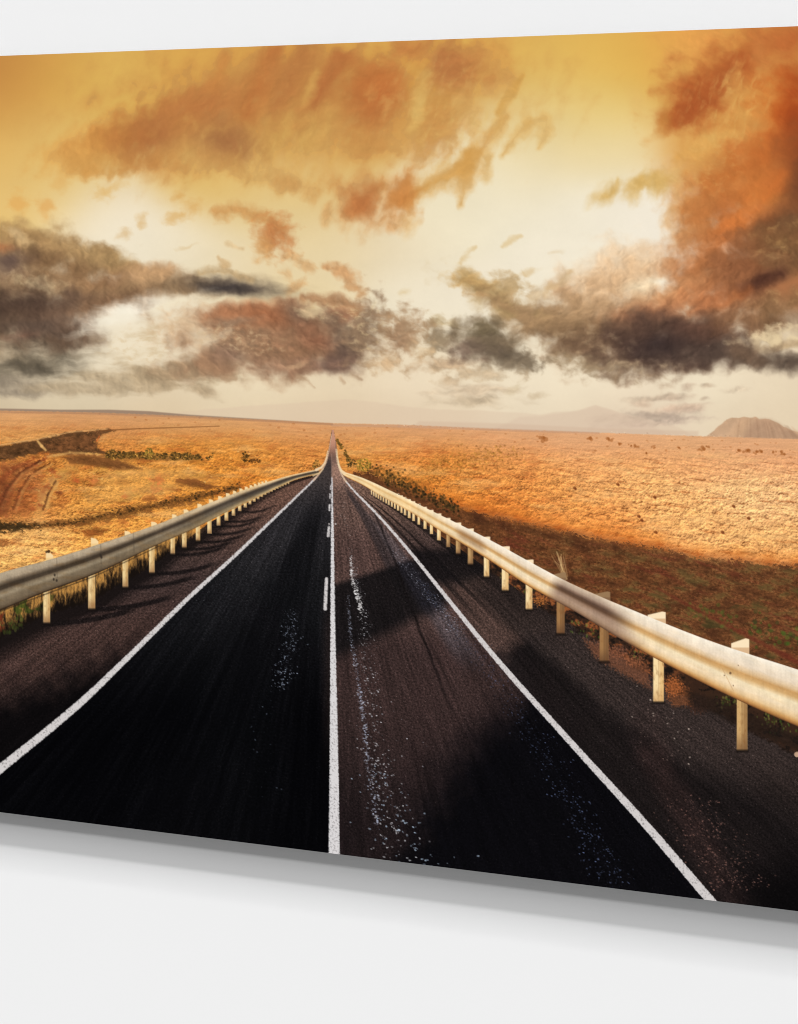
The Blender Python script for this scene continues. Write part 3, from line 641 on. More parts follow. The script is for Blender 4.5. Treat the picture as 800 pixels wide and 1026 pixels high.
    p.line([(660,590,1),(700,612,1.6),(740,632,2),(800,664,2.5)], (104,44,32), .6, None, 2.)

def paint_road(p):
    rd = p.new('road', 0, 'straight dark asphalt road running to the horizon')
    # whole road surface with shoulders
    L = [(x, y - (.36 + .5 * float(sm(170, 215, x))) * (y - interp(LRB, x, 1))) for x, y in LBASE]; R = [(x, y - (.55 + .3 * float(sm(450, 400, x))) * (y - interp(RRB, x, 1))) for x, y in RBASE]
    poly = [(332.6,431)] + [(330.6,445),(328,458),(325,467)] + L[::-1] + [(-200,1300),(1300,1300),(1000,900)] + R[::-1][1:] + [(341,468),(338.6,458),(337,445),(334.4,431)]
    w = p.win(-400, 1300, 428, 1300); X, Y = p.X[w], p.Y[w]
    # shoulders first
    p.poly(poly, (58,46,44), 1., rd, .6)
    m = (p.part[w] == rd).astype(np.float32)
    C = p.C[w]
    lx = np.interp(Y, [y for _, y, _ in LLINE][::-1], [x for x, _, _ in LLINE][::-1]); rx = np.interp(Y, [y for _, y, _ in RLINE], [x for x, _, _ in RLINE])
    lx2 = interp([(y, x) for x, y in LBASE][::-1], Y, 1); rx2 = interp([(y, x) for x, y in RBASE], Y, 1)
    cx = 333.4 + (Y - 540) * .005
    def mix(col, a):
        a = (np.clip(a, 0, 1) * m)[..., None]; C[...] += (np.array(col, np.float32) - C) * a
    n5 = fbm(X / 60, Y / 60, 3, 90); n6 = fbm(X / 22, Y / 22, 3, 93)
    def line_side(x0, y0, x1, y1, blur):   # >0 below/left of the directed line
        L_ = math.hypot(x1 - x0, y1 - y0)
        d = ((x1 - x0) * (Y - y0) - (y1 - y0) * (X - x0)) / L_
        return sm(-blur, blur, d)
    one = lambda a, b, f=4: sm(a - f, a + f, X) * (1 - sm(b - f, b + f, X))
    left_sh = sm(lx + 1, lx - 1, X); right_sh = sm(rx - 1, rx + 1, X)
    lane_l = (1 - left_sh) * sm(cx + 1, cx - 1, X); lane_r = sm(cx - 1, cx + 1, X) * (1 - right_sh)
    # far road
    mix((196,142,116), sm(470, 440, Y))
    # left lane: black, a little lighter far off
    mix((64,56,54), lane_l * sm(452, 474, Y)); mix((38,36,38), lane_l * sm(478, 520, Y)); mix((20,20,22), lane_l * sm(520, 600, Y)); mix((5,5,7), lane_l * sm(590, 730, Y))
    mix((46,44,46), lane_l * sm(470, 500, Y) * sm(660, 560, Y) * .55 * sm(.0, .3, (cx - X) / (cx - lx + 1)) * sm(1, .75, (cx - X) / (cx - lx + 1)) * (.6 + .5 * n6))
    mix((10,10,12), lane_l * sm(.1, .24, (cx - X) / (cx - lx + 1)) * sm(.6, .4, (cx - X) / (cx - lx + 1)) * sm(480, 540, Y) * .6)
    mix((34,26,25), lane_l * sm(14, 0, cx - X - 2) * sm(560, 640, Y) * sm(800, 700, Y) * .7)
    # left shoulder
    mix((104,76,64), left_sh * sm(600, 480, Y)); mix((68,50,45), left_sh * sm(560, 640, Y)); mix((12,10,11), left_sh * sm(.30, .95, (Y - 640) / 100 + .35 * (X / 100 - .6) + .12 * n6 + .25))
    sl = (Y - np.interp(X, [p_[0] for p_ in LBASE], [p_[1] for p_ in LBASE]))
    dp = np.clip((X - lx2) / (lx - lx2 + 1), 0, 1)
    mix((20,16,16), left_sh * sm(.34, .0, dp) * .75)
    # long post shadows across the left shoulder
    for (bx, by) in ((47,625),(92,611),(126,589),(152,575),(173,556),(184,550),(198,543),(210,535),(219,527),(227,522),(241,512)):
        k = (626 - by) / 115
        x1 = bx + 86 * (1 - .62 * k); y1 = by + 6 * (1 - k) - 22 * (1 - .7 * k) + 2
        tt = np.clip((X - bx) / (x1 - bx), 0, 1); d = np.abs(Y - (by + (y1 - by) * tt + 3 * np.sin(tt * 3.1)))
        hw = 2.6 * (1 - .66 * k)
        mix((22,18,18), left_sh * sm(hw + 1.3, hw - 1.2, d) * sm(bx - 2, bx + 2, X) * sm(x1 + 8, x1 - 10, X) * .85)
    # right lane: lit brown gravel, shadow band, black foreground
    mix((150,116,100), lane_r * sm(452, 470, Y) * sm(520, 470, Y)); mix((96,74,66), lane_r * sm(476, 510, Y)); mix((78,59,54), lane_r * sm(510, 550, Y)); mix((56,42,40), lane_r * sm(600, 660, Y))
    tr = np.clip((X - cx) / (rx - cx + 1), 0, 1)
    mix((44,40,42), lane_r * sm(480, 500, Y) * sm(620, 570, Y) * (sm(.55, .62, tr) * sm(.82, .72, tr)) * .6)
    mix((86,82,88), lane_r * sm(500, 540, Y) * sm(680, 640, Y) * (sm(.7, .78, tr) * sm(.95, .86, tr)) * .45)
    # shadow band
    band = sm(-4, 4, ((460 - 335) * (Y - 586) - (546 - 586) * (X - 335)) / 131) * sm(9, -9, ((500 - 345) * (Y - 655) - (580 - 655) * (X - 345)) / 172)
    mix((20,18,19), band * lane_r * .9)
    mix((36,34,40), band * lane_r * sm(.66, .76, tr) * sm(.98, .86, tr) * .6)
    # foreground dark
    fg = sm(-26, 30, ((360 - 545) * (Y - 668) - (868 - 668) * (X - 545)) / -272 * -1 + 14 * n6)
    fg = sm(-48, 48, (X - np.interp(Y, [640, 700, 760, 820, 870], [600, 520, 450, 410, 375])) + 16 * n6)
    mix((8,8,11), fg * lane_r * sm(640, 690, Y) * .95)
    mix((24,19,20), lane_r * sm(690, 850, Y) * (1 - fg)* .85)
    # dark seam
    sx = np.interp(Y, [480, 520, 560, 600, 640, 700, 730], [362, 378, 395, 409, 424, 448, 462])
    mix((20,16,16), sm(2.4, .4, np.abs(X - sx - 1.5 * n6)) * lane_r * sm(478, 500, Y) * sm(740, 680, Y) * (.55 + .4 * n6))
    mix((66,50,48), sm(4, 1, np.abs(X - sx + 6)) * lane_r * sm(600, 640, Y) * sm(720, 690, Y) * .3)
    # right shoulder
    mix((118,90,76), right_sh * sm(560, 480, Y)); mix((76,58,52), right_sh * sm(520, 580, Y))
    d2 = np.clip((X - rx) / (rx2 - rx + 1), 0, 1)
    for a_, b_, o_ in ((.18, .07, .7), (.42, .06, .75), (.95, .1, .8)):
        mix((26,21,20), right_sh * sm(b_, b_ * .3, np.abs(d2 - a_)) * o_ * sm(484, 510, Y) * sm(640, 580, Y))
    bandr = sm(-6, 6, Y - np.interp(X, [440, 470, 490, 520], [550, 548, 556, 590])) * sm(8, -8, Y - np.interp(X, [460, 500, 520, 600], [585, 572, 590, 640]))
    mix((22,19,20), right_sh * bandr * .9)
    mix((38,31,29), right_sh * sm(560, 600, Y) * sm(.35, .6, d2) * .8)
    dk = sm(-14, 14, (X - np.interp(Y, [620, 640, 660, 720, 800], [560, 525, 500, 500, 560])) + 12 * n6) * sm(600, 650, Y)
    mix((17,15,16), right_sh * dk * .85 * sm(1.05, .5, d2))
    mix((32,26,25), right_sh * sm(640, 700, Y) * (1 - .4 * dk) * .5)
    mix((56,46,43), right_sh * sm(.40, .62, d2 + .07 * n6) * sm(600, 660, Y) * sm(820, 740, Y) * .75)
    mix((50,36,34), right_sh * sm(.2, .45, .5 - np.abs((X - np.interp(Y, [680, 760, 900], [640, 655, 735])) / 90)) * sm(690, 760, Y) * (.55 + .3 * n6))
    mix((8,7,8), right_sh * sm(840, 905, Y + (X - 700) * .1) * sm(700, 790, X) * .85)
    # gravel grain
    gg = fbm(X / 2.0, Y / 1.8, 3, 97, .7)
    ra = (X - 333) / (Y - 425) * 40; n7 = fbm(ra, Y / 120, 4, 140, .65); n8 = fbm(ra * 2.2, Y / 26, 3, 143)
    C *= (1 + m * sm(470, 520, Y) * (.22 * n7 + .14 * n8))[..., None]
    C += (m * lane_l * sm(480, 560, Y) * (4 * np.maximum(n7, 0) + 5 * np.maximum(gg, 0) * np.clip(.4 + n7, 0, 1)))[..., None]; hh = RS.rand(*X.shape).astype(np.float32)
    lum = C.mean(-1, keepdims=True)
    C *= (1 + m * (.55 * gg * sm(440, 500, Y)))[..., None]
    C += (m * sm(490, 560, Y) * (sm(.985, 1., hh) * (8 + .6 * lum[..., 0])))[..., None] * np.array((1.05, .95, .92), np.float32)
    p.C[w] = np.maximum(C, 0)
    # blue sheen streaks in the right wheel track
    def trail(path, n, spread, col, r0, r1, o0, o1, grow=True):
        path = np.array(path, float)
        for i in range(n):
            t = RS.rand() * (len(path) - 1); k = int(t); f = t - k
            x, y, s = path[k] + (path[k + 1] - path[k]) * f
            x += RS.normal() * s * spread; y += RS.uniform(-6, 6); r = RS.uniform(r0, r1) * (.45 + (y - 500) / 360); cc = np.array(col) * RS.uniform(.7, 1.05); oo = RS.uniform(o0, o1)
            for j in range(1 if r < .5 else 3):
                p.dot(x + (j > 0) * RS.normal() * r * .8, y + (j > 0) * RS.normal() * r * .6, r * (1 if j == 0 else .7), cc, oo * RS.uniform(.6, 1), RS.uniform(.5, .9))
    trail([(420,585,4),(440,606,5),(470,642,7),(505,690,9),(545,755,10),(585,825,10),(615,885,11)], 900, .9, (98,112,150), .2, .55, .25, .75)
    trail([(396,552,2),(418,582,3),(438,606,4),(462,634,5)], 300, .9, (196,196,210), .25, .7, .3, .85)
    for off in (0, 5, -6):
        0 and p.line([(505 + off, 660, 1.5), (550 + off, 745, 2), (590 + off, 825, 2.5), (612 + off, 875, 2)], (26,32,48), .3, None, 5, 0, False, 3.)
    # white chips
    trail([(352,552,1.5),(356,580,2),(362,600,3),(366,640,6),(370,690,8),(374,740,9),(386,800,13),(400,860,16)], 520, .8, (222,220,224), .25, .7, .3, .9)
    trail([(351,556,.8),(353,580,1),(358,596,1.2),(362,612,1.6)], 170, .7, (244,240,238), .45, 1.0, .6, 1)
    trail([(349,600,1),(352,640,1.5),(359,680,1.6),(364,715,2),(370,765,2.4),(379,830,3)], 420, .8, (180,186,206), .25, .7, .35, .95)
    trail([(374,770,10),(385,800,16),(405,835,26),(425,868,30)], 80, .9, (176,194,214), .3, .85, .45, .9)
    trail([(366,640,5),(372,690,14),(385,730,18),(400,770,20)], 40, .9, (196,196,204), .3, .7, .4, .9)
    trail([(345,505,1),(343,515,2),(347,530,2),(352,550,3)], 30, .9, (220,206,198), .4, .9, .4, .9)
    # left lane specks
    trail([(292,612,4),(292,640,6),(286,670,7),(282,690,5)], 230, .9, (160,170,190), .25, .7, .3, .9)
    trail([(270,690,8),(262,740,14),(265,800,14)], 30, .9, (120,130,150), .2, .6, .25, .7)
    trail([(200,610,8),(215,590,8),(240,560,6),(266,530,4)], 40, .8, (150,150,156), .2, .7, .2, .7)
    # shoulder stones
    trail([(530,610,10),(600,660,14),(650,720,20),(690,760,24)], 380, .9, (156,128,116), .2, .5, .2, .7)
    trail([(640,690,10),(660,720,14),(690,780,14)], 14, .9, (226,204,188), .4, .8, .4, .9)
    trail([(690,800,20),(715,850,20),(740,890,18)], 420, .9, (150,108,96), .2, .6, .2, .7)
    trail([(60,640,12),(90,630,12),(120,610,12),(40,660,12)], 70, .9, (170,140,124), .2, .6, .2, .7)
    # painted lines
    def mk(name, pts, wn, label=None, col=(218,212,210)):
        i = p.new(name, rd, label); p.line([(q[0], q[1], q[2] * (.98 if name == 'centre_line' else 1.15 if name == 'lane_dash' else .84)) for q in pts], np.array(col) * .96, 1., i, .6, .42, False, wn)
    mk('edge_line', [q for q in LLINE if q[1] > 478], .35, 'white edge line on the left side of the road')
    p.line([q for q in LLINE if q[1] < 482], (214,180,150), .7, None, .5)
    mk('edge_line', [q for q in RLINE if q[1] > 480], .35, 'white edge line on the right side of the road')
    p.line([q for q in RLINE if q[1] < 484], (226,196,164), .7, None, .5)
    mk('centre_line', [(332.8,478,.55),(333,500,.9),(333.3,540,1.5),(333.6,620,2.4),(334.4,700,3.5),(335,780,4.7),(335,860,5.7),(335,1000,7)], .4, 'solid white centre line', (226,222,222))
    p.line([(332.4,455,.3),(332.8,478,.5)], (200,160,140), .6, None, .5)
    for x0, y0, x1, y1, h in ((327.4,580,326,610,1.4),(329.8,528,329.2,537,1.1),(330.5,506,330.3,511,.8),(331,495,330.9,499,.6),(331.5,487,331.4,490,.5)):
        mk('lane_dash', [(x0, y0, h), (x1, y1, h * 1.1)], .2)
    p.dot(330, 525, .9, (210,200,196), .8); p.dot(336.5, 525, .9, (210,200,196), .8)

def paint_rails(p):
    # grass growing under the left rail
    w = p.win(-300, 330, 470, 760); X, Y = p.X[w], p.Y[w]
    rb = interp(LRB, X, 1); bs = interp(LBASE, X, 1)
    m = sm(-1, 1, Y - rb + 3) * sm(1.5, -1.5, Y - bs + (bs - rb) * .25 + 3 * noise(X / 3, Y / 30, 4))
    m *= sm(215, 175, X)
    t = .8 * fbm(X / 2.4 + .02 * Y, Y / 10, 4, 101, .65) + .5 * fbm(X / 11, Y / 30, 2, 102); t2 = fbm(X / 14, Y / 14, 3, 104)
    dd = np.clip((Y - rb) / (bs - rb + 1), 0, 1)
    col = np.array((92,66,38), np.float32) * np.ones(X.shape + (1,), np.float32)
    col += (np.array((216,156,78), np.float32) - col) * (.9 * sm(-.5, .9, t + .35 - dd * 1.3 + .4 * t2))[..., None]
    col += (np.array((58,74,26), np.float32) - col) * (.8 * sm(.1, .4, -t2) * sm(90, 20, X))[..., None]
    col += (np.array((20,15,13), np.float32) - col) * np.clip(sm(.15, .75, dd - .3 * t) + .6 * sm(-.1, .9, -t), 0, .95)[..., None]
    gid = p.new('grass_tuft', 0, 'dry grass under the left rail')
    p.put(w, m, col, gid)
    ww = p.win(-300, 330, 470, 760)
    p.put(w, sm(-2, 3, Y - bs + (bs - rb) * .28) * sm(4, -3, Y - bs - 2) * sm(250, 180, X) * .7, (24,19,18))
    for i in range(40):
        x = RS.uniform(2, 24); y = np.interp(x, [0, 30], [625, 612]) + RS.uniform(0, 14); p.dot(x, y, RS.uniform(.7, 1.5), [(56,66,28),(84,88,40),(44,48,22)][RS.randint(3)], .5, 1.6)
    for i in range(12):
        p.dot(RS.uniform(0, 4), RS.uniform(614, 632), 1.2, (130,50,30), .4, 1.5)
    # sunlit soil patches and plants under the right rail
    ww = p.win(343, 1300, 470, 900); X, Y = p.X[ww], p.Y[ww]
    rb = interp(RRB, X, 1); bs = interp(RBASE, X, 1)
    q6 = fbm(X / 14, Y / 9, 3, 131) + .6 * fbm(X / 3, Y / 3, 3, 132)
    strip = sm(-3, 1, Y - rb) * sm(2, -2, Y - bs + (bs - rb) * .5 + 4 * q6) * sm(440, 500, X)
    p.put(ww, strip * .9, (50,34,26)); p.put(ww, strip * sm(.0, .5, q6) * sm(700, 660, X), (120,68,40)); p.put(ww, strip * sm(.35, .8, q6) * sm(700, 640, X) * .4, (190,116,58)); p.put(ww, strip * sm(.1, .6, -q6) * .8, (24,19,17))
    for x, y, rx, ry, c in ((541,602,7,4,(160,96,48)),(620,653,9,6,(96,62,48)),(636,662,9,5,(110,68,46)),(675,688,9,9,(150,84,44)),(700,706,12,9,(58,38,30))):
        p.poly([(x + rx * math.cos(i * .7), y + ry * math.sin(i * .7)) for i in range(9)], c, .8, None, 2.8, 4, 'g1', .4)
    for x, y, n in ((724,703,26),(772,722,26),(788,729,20),(580,627,12),(592,634,12),(640,654,8),(531,590,8),(504,577,6)):
        for i in range(n):
            p.dot(x + RS.normal() * 6, y + RS.normal() * 3.2, RS.uniform(.4, 1.2), [(70,92,34),(96,112,50),(48,60,28),(120,116,56)][RS.randint(4)], .6, 1.4)
    p.poly([(585,640),(612,648),(650,668),(652,690),(625,676),(596,658)], (140,84,56), .55, None, 3, 3, 'g1', .3); p.poly([(668,676),(690,690),(694,706),(676,708),(668,700)], (150,84,46), .5, None, 3, 3, 'g1', .3)
    p.poly([(686,690),(730,705),(800,738),(800,752),(740,728),(690,705)], (34,26,22), .6, None, 3, 3, 'g2', .4)
    p.dot(799, 756, 3, (206,170,140), .9, .9)
    for i, q in enumerate(((562,566,566,576),(560,560,564,570),(564,570,568,580),(558,553,561,561))):
        p.line([(q[0], q[1], .6), (q[2], q[3], .9)], (196,160,110), .7, None, .6)
    for i in range(16):
        a_ = RS.uniform(-1, 1); x0 = 565 + RS.uniform(-4, 4)
        p.line([(x0, 578, .35), (x0 + a_ * 4 - 3, 566, .4), (x0 + a_ * 8 - 5, 566 - RS.uniform(2, 13), .35)], [(170,128,84),(206,168,116),(130,92,58)][RS.randint(3)], .55, None, .5)
    # ------------------------------------------------------------- left guard rail
    gl = p.new('guard_rail', 0, 'steel guard rail along the left shoulder, its face in shade')
    def post(par, x0, x1, yt, yb, cl, cr, cb, lab=None):
        i = p.new('post', par, lab)
        wdt = x1 - x0
        p.poly([(x0, yt), (x1, yt), (x1, yb), (x0, yb)], cl, 1., i, .55, 0)
        ww = p.win(x0, x1, yt, yb)
        if ww is None: return
        x, y = p.X[ww], p.Y[ww]; t = (x - x0) / wdt; s = (y - yt) / (yb - yt + .1)
        ins = (sm(-.3, .5, x - x0) * sm(-.3, .5, x1 - x) * sm(-.3, .5, y - yt) * sm(-.3, .5, yb - y))
        p.put(ww, ins * sm(.45, .75, t) * .75, cr)
        p.put(ww, ins * sm(.55, 1.05, s) * .75, cb)
        if wdt > 4: p.put(ww, ins * sm(.10, .02, np.abs(t - .5)) * .35, np.array(cr) * .8)
        if wdt > 4: p.put(ww, ins * np.clip(.5 * fbm(x / 3, y / 7, 3, 170), 0, .4), (130,84,44))
        if wdt > 4: p.poly([(x0 - 1, yb - 1), (x1 + 1, yb - 1), (x1 + 2, yb + 2), (x0 - 1, yb + 2)], (24,18,16), .7, None, 1.)
    def block(par, pts, top, side):
        i = p.new('spacer_block', par)
        p.poly(pts, top, 1., i, .6)
        xs_ = [q[0] for q in pts]; ys_ = [q[1] for q in pts]
        p.poly([(min(xs_), (min(ys_) + max(ys_)) / 2 + .5), (max(xs_), (min(ys_) + max(ys_)) / 2 + .5), (max(xs_), max(ys_)), (min(xs_), max(ys_))], side, .6, None, .8)
    LP = [(-12,-4),(43.6,50.4),(88.6,95.6),(123,128.4),(149.6,155),(171,175.3),(182.6,187),(196.4,200.6),(208,212),(217.4,221),(225.2,228.8),(232.5,235.6),(238.8,242),(244.4,247.3),(249.3,252),(253.6,256.2),(257.7,260),(261.4,263.5),(264.9,267),(268.2,270.2),
          (271.4,273.2),(274.4,276.2),(277.4,279),(280.2,281.7),(283,284.4),(285.8,287.1),(288.6,289.8)]
    for k, (x0, x1) in enumerate(LP):
        xm = (x0 + x1) / 2
        post(gl, x0, x1, interp(LRB, xm, 1) - 2, interp(LBASE, xm, 1) - .5, (238,208,150), (206,164,104), (140,100,66))
        if k < 19:
            tp = interp(LRT, xm + (6 if k < 3 else 3), 1); f = (x1 - x0) / 6.5
            block(gl, [(x0 + 2.5 * f, tp - (6.5 if k < 3 else 4.2) * f), (x0 + 7 * f, tp - (5.5 if k < 3 else 3.8) * f), (x0 + 9.5 * f, tp - (3 if k < 3 else 2.2) * f), (x0 + 9.5 * f, tp + 3), (x0 + 2.5 * f, tp + 4)], (246,214,160), (236,190,120))
    p.dot(49, 552.5, 1.6, (60,40,26), .9); p.dot(46.8, 553, 1.2, (60,40,26), .8); p.dot(52, 553.5, .9, (80,50,30), .8)
    w = p.win(-300, 321, 460, 760); X, Y = p.X[w], p.Y[w]
    T = interp(LRT, X, 1); Bm = interp(LRB, X, 1); h = Bm - T; t = (Y - T) / h
    a = sm(-.55, .55, Y - T) * sm(-.55, .55, Bm - Y) * sm(320.5, 319, X)
    prof = [(0,168,152,128),(.06,182,164,138),(.20,164,146,122),(.28,112,96,78),(.36,66,55,44),(.44,70,58,46),(.49,116,100,80),(.56,146,129,104),(.61,150,134,110),(.70,122,106,84),(.86,110,94,74),(.94,92,76,58),(.97,60,46,34),(1,44,32,24)]
    far = sm(90, 300, X)
    pf = [(0,236,212,166),(.14,226,196,150),(.24,150,130,104),(.36,78,68,58),(.52,62,54,48),(.66,84,74,62),(.80,150,130,98),(.92,206,176,126),(1,200,160,104)]
    def pr(pp): return np.stack([np.interp(t, [q[0] for q in pp], [q[c] for q in pp]) for c in (1, 2, 3)], -1)
    f2 = (far * .9)[..., None]
    col = pr(prof) * (1 - f2) + pr(pf) * f2
    col *= (1 + .10 * fbm(X / 22, Y / 10, 4, 111) + .05 * fbm(X / 2, Y / 2, 2, 112) + .05 * fbm(X / 4, Y / 26, 2, 113))[..., None]; col *= 1 - np.array((.0, .04, .10), np.float32) * sm(0, .6, fbm(X / 26, Y / 8, 3, 115))[..., None]
    bm = p.new('beam', gl); p.put(w, a, col, bm)
    for x, dyy in ((57,0),(101,1),(134,.5)):
        tp = interp(LRT, x, 1); p.line([(x, tp + 1, .45), (x + .6, tp + 20, .45)], (70,60,50), .3, None, .6)
    for x, f in ((55,.55),(57,.75),(101,.42),(102,.5),(54,.68)):
        p.dot(x, interp(LRT, x, 1) * (1 - f) + interp(LRB, x, 1) * f, 1., (50,42,36), .8, 1.4)
    p.line([(-5,614.5,.8),(44,596,.7),(96,577,.6),(160,547,.5)], (40,30,22), .6, None, .7)
    p.line([(317,470.8,1.3),(322,468.5,1.0),(325.5,464,.8),(327.2,459,.6),(328.6,452,.4)], (236,208,170), .95, bm, .55)
    p.line([(314,476.8,.7),(320,474,.6),(324,470,.5)], (226,196,150), .8, None, .5)
    # ------------------------------------------------------------- right guard rail
    gr = p.new('guard_rail', 0, 'pale steel guard rail along the right shoulder lit warm by low sun')
    RP = [(738.4,749),(654.7,665.3),(601,610),(558,566),(527,533.6),(503,509.8),(485,490.4),(469,474),(457,461.5),(447.5,451),(438.2,441.7),(431,434),(424.7,427.4),(418.6,421),(413.4,415.8),(409,411.4),(405,407),(401.5,403.4),(398,400),(395,396.7),(392,393.6),(389,390.5),(386.4,387.8),(383.8,385.1),(381.2,382.4),(378.8,380),(376.4,377.6),(374.2,375.3),(372,373),
          (856,869)]
    for k, (x0, x1) in enumerate(RP):
        xm = (x0 + x1) / 2
        if k in (0, 29): c = ((206,166,110), (150,112,70), (120,86,56))
        elif k in (2, 3): c = ((160,118,74), (120,86,56), (96,66,46))
        elif k in (7, 8, 9): c = ((196,156,104), (146,110,72), (120,86,58))
        else: c = ((248,220,166), (226,182,118), (206,160,104))
        post(gr, x0, x1, interp(RRB, xm, 1) - 3, interp(RBASE, xm, 1) - 1, *c)
        if k < 19:
            f = (x1 - x0) / 10.6; tp = interp(RRT, xm, 1)
            dim = k in (2, 3); q = 1. if k == 0 else .68 if k < 2 else .6 if k < 4 else .22
            cl, sd = (((150,118,84), (120,88,64)) if dim else ((250,226,188), (196,148,104)))
            block(gr, [(x0 - 5.5 * f, tp - 8.5 * f * q), (x0 + 9 * f, tp - 13.5 * f * q), (x0 + 12.5 * f, tp - 12.5 * f * q), (x0 + 12.5 * f, tp + 4), (x0 - 5.5 * f, tp + 1)], cl, sd)
    w = p.win(343, 1300, 465, 900); X, Y = p.X[w], p.Y[w]
    T = interp(RRT, X, 1); Bm = interp(RRB, X, 1); h = Bm - T; t = (Y - T) / h
    a = sm(-.55, .55, Y - T) * sm(-.55, .55, Bm - Y) * sm(343.5, 345, X)
    lit = [(0,250,240,222),(.08,244,230,208),(.26,236,216,190),(.36,222,192,152),(.43,200,154,98),(.50,210,168,112),(.60,242,222,184),(.74,242,218,182),(.85,230,196,148),(.92,206,156,96),(.97,164,112,62),(1,100,64,38)]
    shd = [(0,214,190,164),(.08,196,172,148),(.20,168,142,122),(.28,122,94,78),(.36,76,54,44),(.46,84,60,48),(.56,140,110,92),(.70,164,134,114),(.82,160,130,108),(.92,140,110,90),(1,90,66,52)]
    fr = [(0,248,228,186),(.2,244,216,168),(.4,224,184,126),(.55,236,204,150),(.8,240,210,158),(1,206,160,104)]
    s = (sm(548, 562, X + 10 * (t - .5)) * sm(648, 606, X - 20 * (t - .5))) * .88
    s2 = .55 * sm(454, 464, X) * sm(492, 480, X) * sm(.15, .4, t) * sm(.9, .6, t)
    ff = sm(480, 400, X)[..., None]
    base = pr(lit) * (1 - ff) + pr(fr) * ff
    k_ = s[..., None]; col = base * (1 - k_) + pr(shd) * k_
    k_ = s2[..., None]; col = col * (1 - k_) + np.array((140,98,62), np.float32) * k_
    col *= 1 - np.array((.02, .06, .12), np.float32) * (.4 * sm(-.1, .8, fbm(X / 30 , (Y - .42 * X) / 6, 4, 125)))[..., None]
    col *= (1 + .06 * fbm(X / 16, Y / 16, 3, 121) + .03 * fbm(X / 2, Y / 2, 2, 122) + .03 * fbm(X / 3, Y / 26, 2, 123))[..., None]
    bm = p.new('beam', gr); p.put(w, a, col, bm)
    for x, f, r in ((732,.52,1.2),(740,.3,.5),(726,.62,.6),(735,.75,.6)):
        p.dot(x, interp(RRT, x, 1) * (1 - f) + interp(RRB, x, 1) * f, r, (84,60,44), .7, 1.1)
    p.line([(724,670,.3),(735,692,.35)], (180,130,80), .4, None, .6)
    p.line([(345,474.3,1.7),(342,471.5,1.1),(339.8,466,.75),(338.4,458,.55),(337.6,450,.4)], (240,214,172), .95, bm, .55)

def paint_all(p):
    paint_sky(p); paint_ground(p); paint_road(p); paint_rails(p)
    return np.clip(p.C, 0, 255)

AMB = .325
LAMPS = ((33.5, 37.5, .195), (37.5, 53.5, .112), (54., 56.5, .23), (56.5, 65., .165), (65., 67., .068))   # lowest and highest elevation, share of the light

# ------------------------------------------------------------------ scene
scene = bpy.context.scene
COL = scene.collection
W_, H_ = 800., 1026.
FOC = 2000.                                  # focal length in picture widths of 800
TH = math.atan(FOC / 5095.)                  # turn of the camera away from the wall's normal
EYE = 1.60                                   # camera height, metres
PH = 0.50                                    # height of the print
T0 = FOC * PH / 822.3                        # distance to the print along the view axis
SIN, COS = math.sin(TH), math.cos(TH)
FWD = np.array((-SIN, COS)); RGT = np.array((COS, SIN))
CAM = -FWD * T0                              # print face lies in the plane y = 0
GAP = 0.020                                  # print face to wall
ZT = EYE + (231. - 41.1) / 822.3 * PH; ZB = ZT - PH

def xs_to_panel(x):                          # column of the artwork -> metres along the print
    d = FWD[None, :] + RGT[None, :] * ((x - 400.) / FOC)[:, None]
    t = -CAM[1] / d[:, 1]
    return CAM[0] + d[:, 0] * t, t
def art_top(x):
    return 231. - (ZT - EYE) * FOC / xs_to_panel(x)[1]
def art_bot(x):
    return 231. - (ZB - EYE) * FOC / xs_to_panel(x)[1]

LIGHT = 1.069                                # irradiance / pi that reaches the print

def mesh_obj(name, verts, faces, mat, parent=None):
    me = bpy.data.meshes.new(name)
    me.from_pydata(verts, [], faces); me.update()
    o = bpy.data.objects.new(name, me); COL.objects.link(o)
    me.materials.append(mat)
    if parent: o.parent = parent
    return o

def plain_mat(name, rgb, rough, scale, amt, spec=.3, metal=0.):
    m = bpy.data.materials.new(name); m.use_nodes = True
    nt = m.node_tree; b = nt.nodes['Principled BSDF']
    tc = nt.nodes.new('ShaderNodeTexCoord'); n = nt.nodes.new('ShaderNodeTexNoise'); r = nt.nodes.new('ShaderNodeValToRGB')
    n.inputs['Scale'].default_value = scale; n.inputs['Detail'].default_value = 4
    r.color_ramp.elements[0].position = .3; r.color_ramp.elements[1].position = .7
    r.color_ramp.elements[0].color = tuple(c * (1 - amt) for c in rgb) + (1,)
    r.color_ramp.elements[1].color = tuple(c * (1 + amt) for c in rgb) + (1,)
    nt.links.new(tc.outputs['Object'], n.inputs['Vector']); nt.links.new(n.outputs['Fac'], r.inputs['Fac'])
    nt.links.new(r.outputs['Color'], b.inputs['Base Color'])
    b.inputs['Roughness'].default_value = rough; b.inputs['Specular IOR Level'].default_value = spec; b.inputs['Metallic'].default_value = metal
    return m

